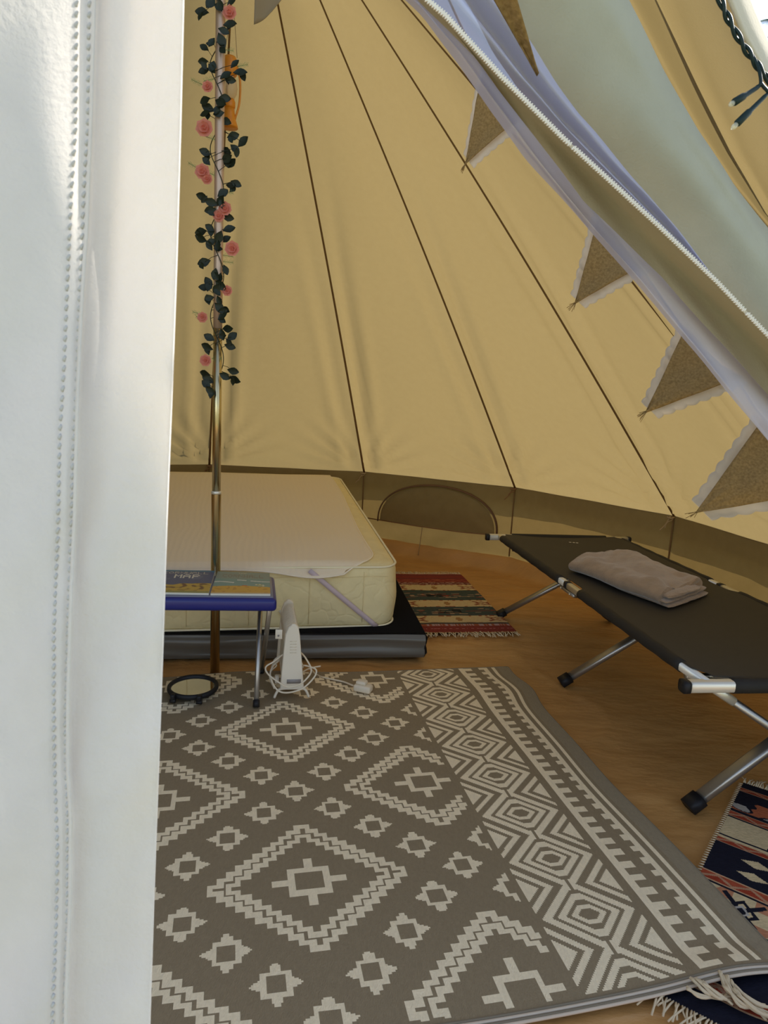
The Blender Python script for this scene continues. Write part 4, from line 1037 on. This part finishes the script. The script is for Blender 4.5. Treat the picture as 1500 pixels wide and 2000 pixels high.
prof_l = [(0, 0), (.010, .30), (.0135, .52), (.010, .76), (.0045, .92), (0, 1)]
vs = []; fs = []
for i, (w_, y) in enumerate(prof_l):
    for sx in (-1, 0, 1): vs.append((sx * w_ * .95, y * .040, (abs(sx) * .003) - .006 * (y - .4) ** 2))
for i in range(5):
    for q in (0, 1): fs.append((i * 3 + q, i * 3 + q + 1, (i + 1) * 3 + q + 1, (i + 1) * 3 + q))
lm.from_pydata(vs, [], fs); lm.update(); lm.materials.append(M['leaf']); lm.polygons.foreach_set('use_smooth', [True] * len(lm.polygons))
def place_leaf(x, y, ang, sc, k):
    o = bpy.data.objects.new('leaf', lm); COL.objects.link(o); o.parent = ga
    dx = x - 424
    Yd = 2.655 if abs(dx) < 16 else 2.68 + rn.uniform(-.02, .02)
    P = at(x, y, Yd)
    d = Vector((math.sin(ang), 0, math.cos(ang))); nr_ = Vector((rn.uniform(-.45, .45), -1, rn.uniform(-.4, .4))).normalized()
    d = (d - nr_ * d.dot(nr_)).normalized(); sx = d.cross(nr_).normalized()
    Mx = Matrix((sx, d, nr_)).transposed() * sc; M4 = Mx.to_4x4(); M4.translation = P - d * .018 * sc - Vector((PX, PY, 1.6)); o.matrix_local = M4
for k, (x, y) in enumerate(CL):
    dx = x - 424; base_a = math.atan2(dx, -rn.uniform(-12, 14)) if abs(dx) > 9 else rn.uniform(2.4, 3.9)
    place_leaf(x, y, base_a + rn.uniform(-.5, .5), rn.uniform(.95, 1.3), k)
    if k % 2 == 0: place_leaf(x + rn.uniform(-6, 6), y + rn.uniform(4, 9), base_a + rn.choice((-1.2, 1.2)), rn.uniform(.8, 1.05), k)
vine = []
for i in range(150):
    y = -60 + i * 5.6; a = y / 26.0; vine.append(at(424, y, 2.681) + Vector((math.sin(a) * .024, -math.cos(a) * .024, 0)))
MB().tube(vine, .0017, 5).build('vine', M['stem'], ga)
g = MB()
for (x, y) in CL:
    P = at(x, y, 2.67); q = min(vine, key=lambda v_: (v_ - P).length); g.tube([q, q.lerp(P, .5) + Vector((0, 0, .004)), P], .0010, 4)
g.build('leaf_stalks', M['stem'], ga, stuff=True)
FL = [(449, 26, 1), (406, 170, .8), (400, 251, 1.25), (396, 336, 1.1), (405, 350, .8), (440, 408, 1), (428, 422, .9), (454, 486, 1.1), (444, 568, .8), (396, 620, .8), (402, 704, .9)]
for x, y, sc in FL:
    P = at(x, y, 2.665); f = empty('flower', tuple(P)); f.parent = ga; f.location = P - Vector((PX, PY, 1.6)); del f['_w']
    fo = f; f['_w'] = tuple(P)
    for ring, (nn, r_, tilt) in enumerate(((7, .027, .30), (6, .020, .75), (5, .011, 1.2))):
        g = MB()
        for i in range(nn):
            a = 2 * math.pi * i / nn + ring; R3 = Matrix.Rotation(a, 3, 'Y') 
            def pet(s, t):
                w_ = math.sin(math.pi * min(1, t * .9 + .1)) ** .6; l = r_ * sc * t * math.cos(tilt * t); dpt = -r_ * sc * t * math.sin(tilt * t)
                return P + R3 @ Vector(((s - .5) * r_ * sc * w_ * 1.1, dpt - .004 * ring, l))
            g.grid(3, 4, pet)
        g.build('petals', M['pink'], f)
for x, y, s_ in [(408, 156, -1), (412, 270, 1), (378, 324, -1), (414, 340, 1), (474, 128, 1), (392, 622, -1), (424, 700, 1), (446, 98, 1), (384, 160, -1), (446, 500, 1), (446, 512, 1), (428, 404, 1), (386, 612, -1), (446, 376, 1)]:
    g = MB(); P = at(x, y, 2.67); d = Vector((.020 * s_, 0, .012 * math.sin(x)))
    g.tube([P - d, P, P + d * .9], .0008, 4)
    for i in range(9):
        q = P - d + d * 2 * i / 9
        for sg in (-1, 1): g.tube([q, q + Vector((.005 * s_, -.003, sg * (.004 + .006 * abs(math.sin(i * 2.3)))))], .0005, 3)
    g.build('fern_sprig', M['fern'], ga)

# ---------------------------------------------------------------- palm outside, top right corner
pm = at(1560, 95, 20.0); palm = empty('palm_tree', (pm.x, pm.y, -.04)); tag(palm, 'green palm fronds against blue sky in the top right corner', 'tree')
MB().tube([(pm.x + .1, pm.y, -.05), (pm.x + .03, pm.y, pm.z * .5), tuple(pm)], [.16, .12, .10], 12).build('trunk', M['bark'], palm)
rn = random.Random(8)
for k in range(18):
    a = 2 * math.pi * k / 18 + rn.uniform(-.1, .1); el = rn.uniform(.1, 1.2); L = rn.uniform(1.5, 2.1); g = MB(); pts = []
    for i in range(9):
        t = i / 8; pts.append(pm + Vector((math.cos(a) * L * t * math.cos(el), math.sin(a) * L * t * math.cos(el), L * math.sin(el) * t - .55 * L * t * t)))
    g.tube(pts, .008, 5)
    for i in range(1, 40):
        t = i / 40 * 8; j = min(7, int(t)); p = pts[j].lerp(pts[j + 1], t - j); fw = (pts[j + 1] - pts[j]).normalized(); sdv = fw.cross(Vector((0, 0, 1))).normalized()
        for sg in (-1, 1):
            tip = p + (sdv * sg * .7 + fw * .6 + Vector((0, 0, -.25))) * .42 * (1 - .5 * i / 40); wd = fw * .02
            g.add([p - wd, p + wd, tip], [(0, 1, 2)])
    g.build('frond', M['frond'], palm)

for o in bpy.data.objects:
    if '_w' in o: del o['_w']
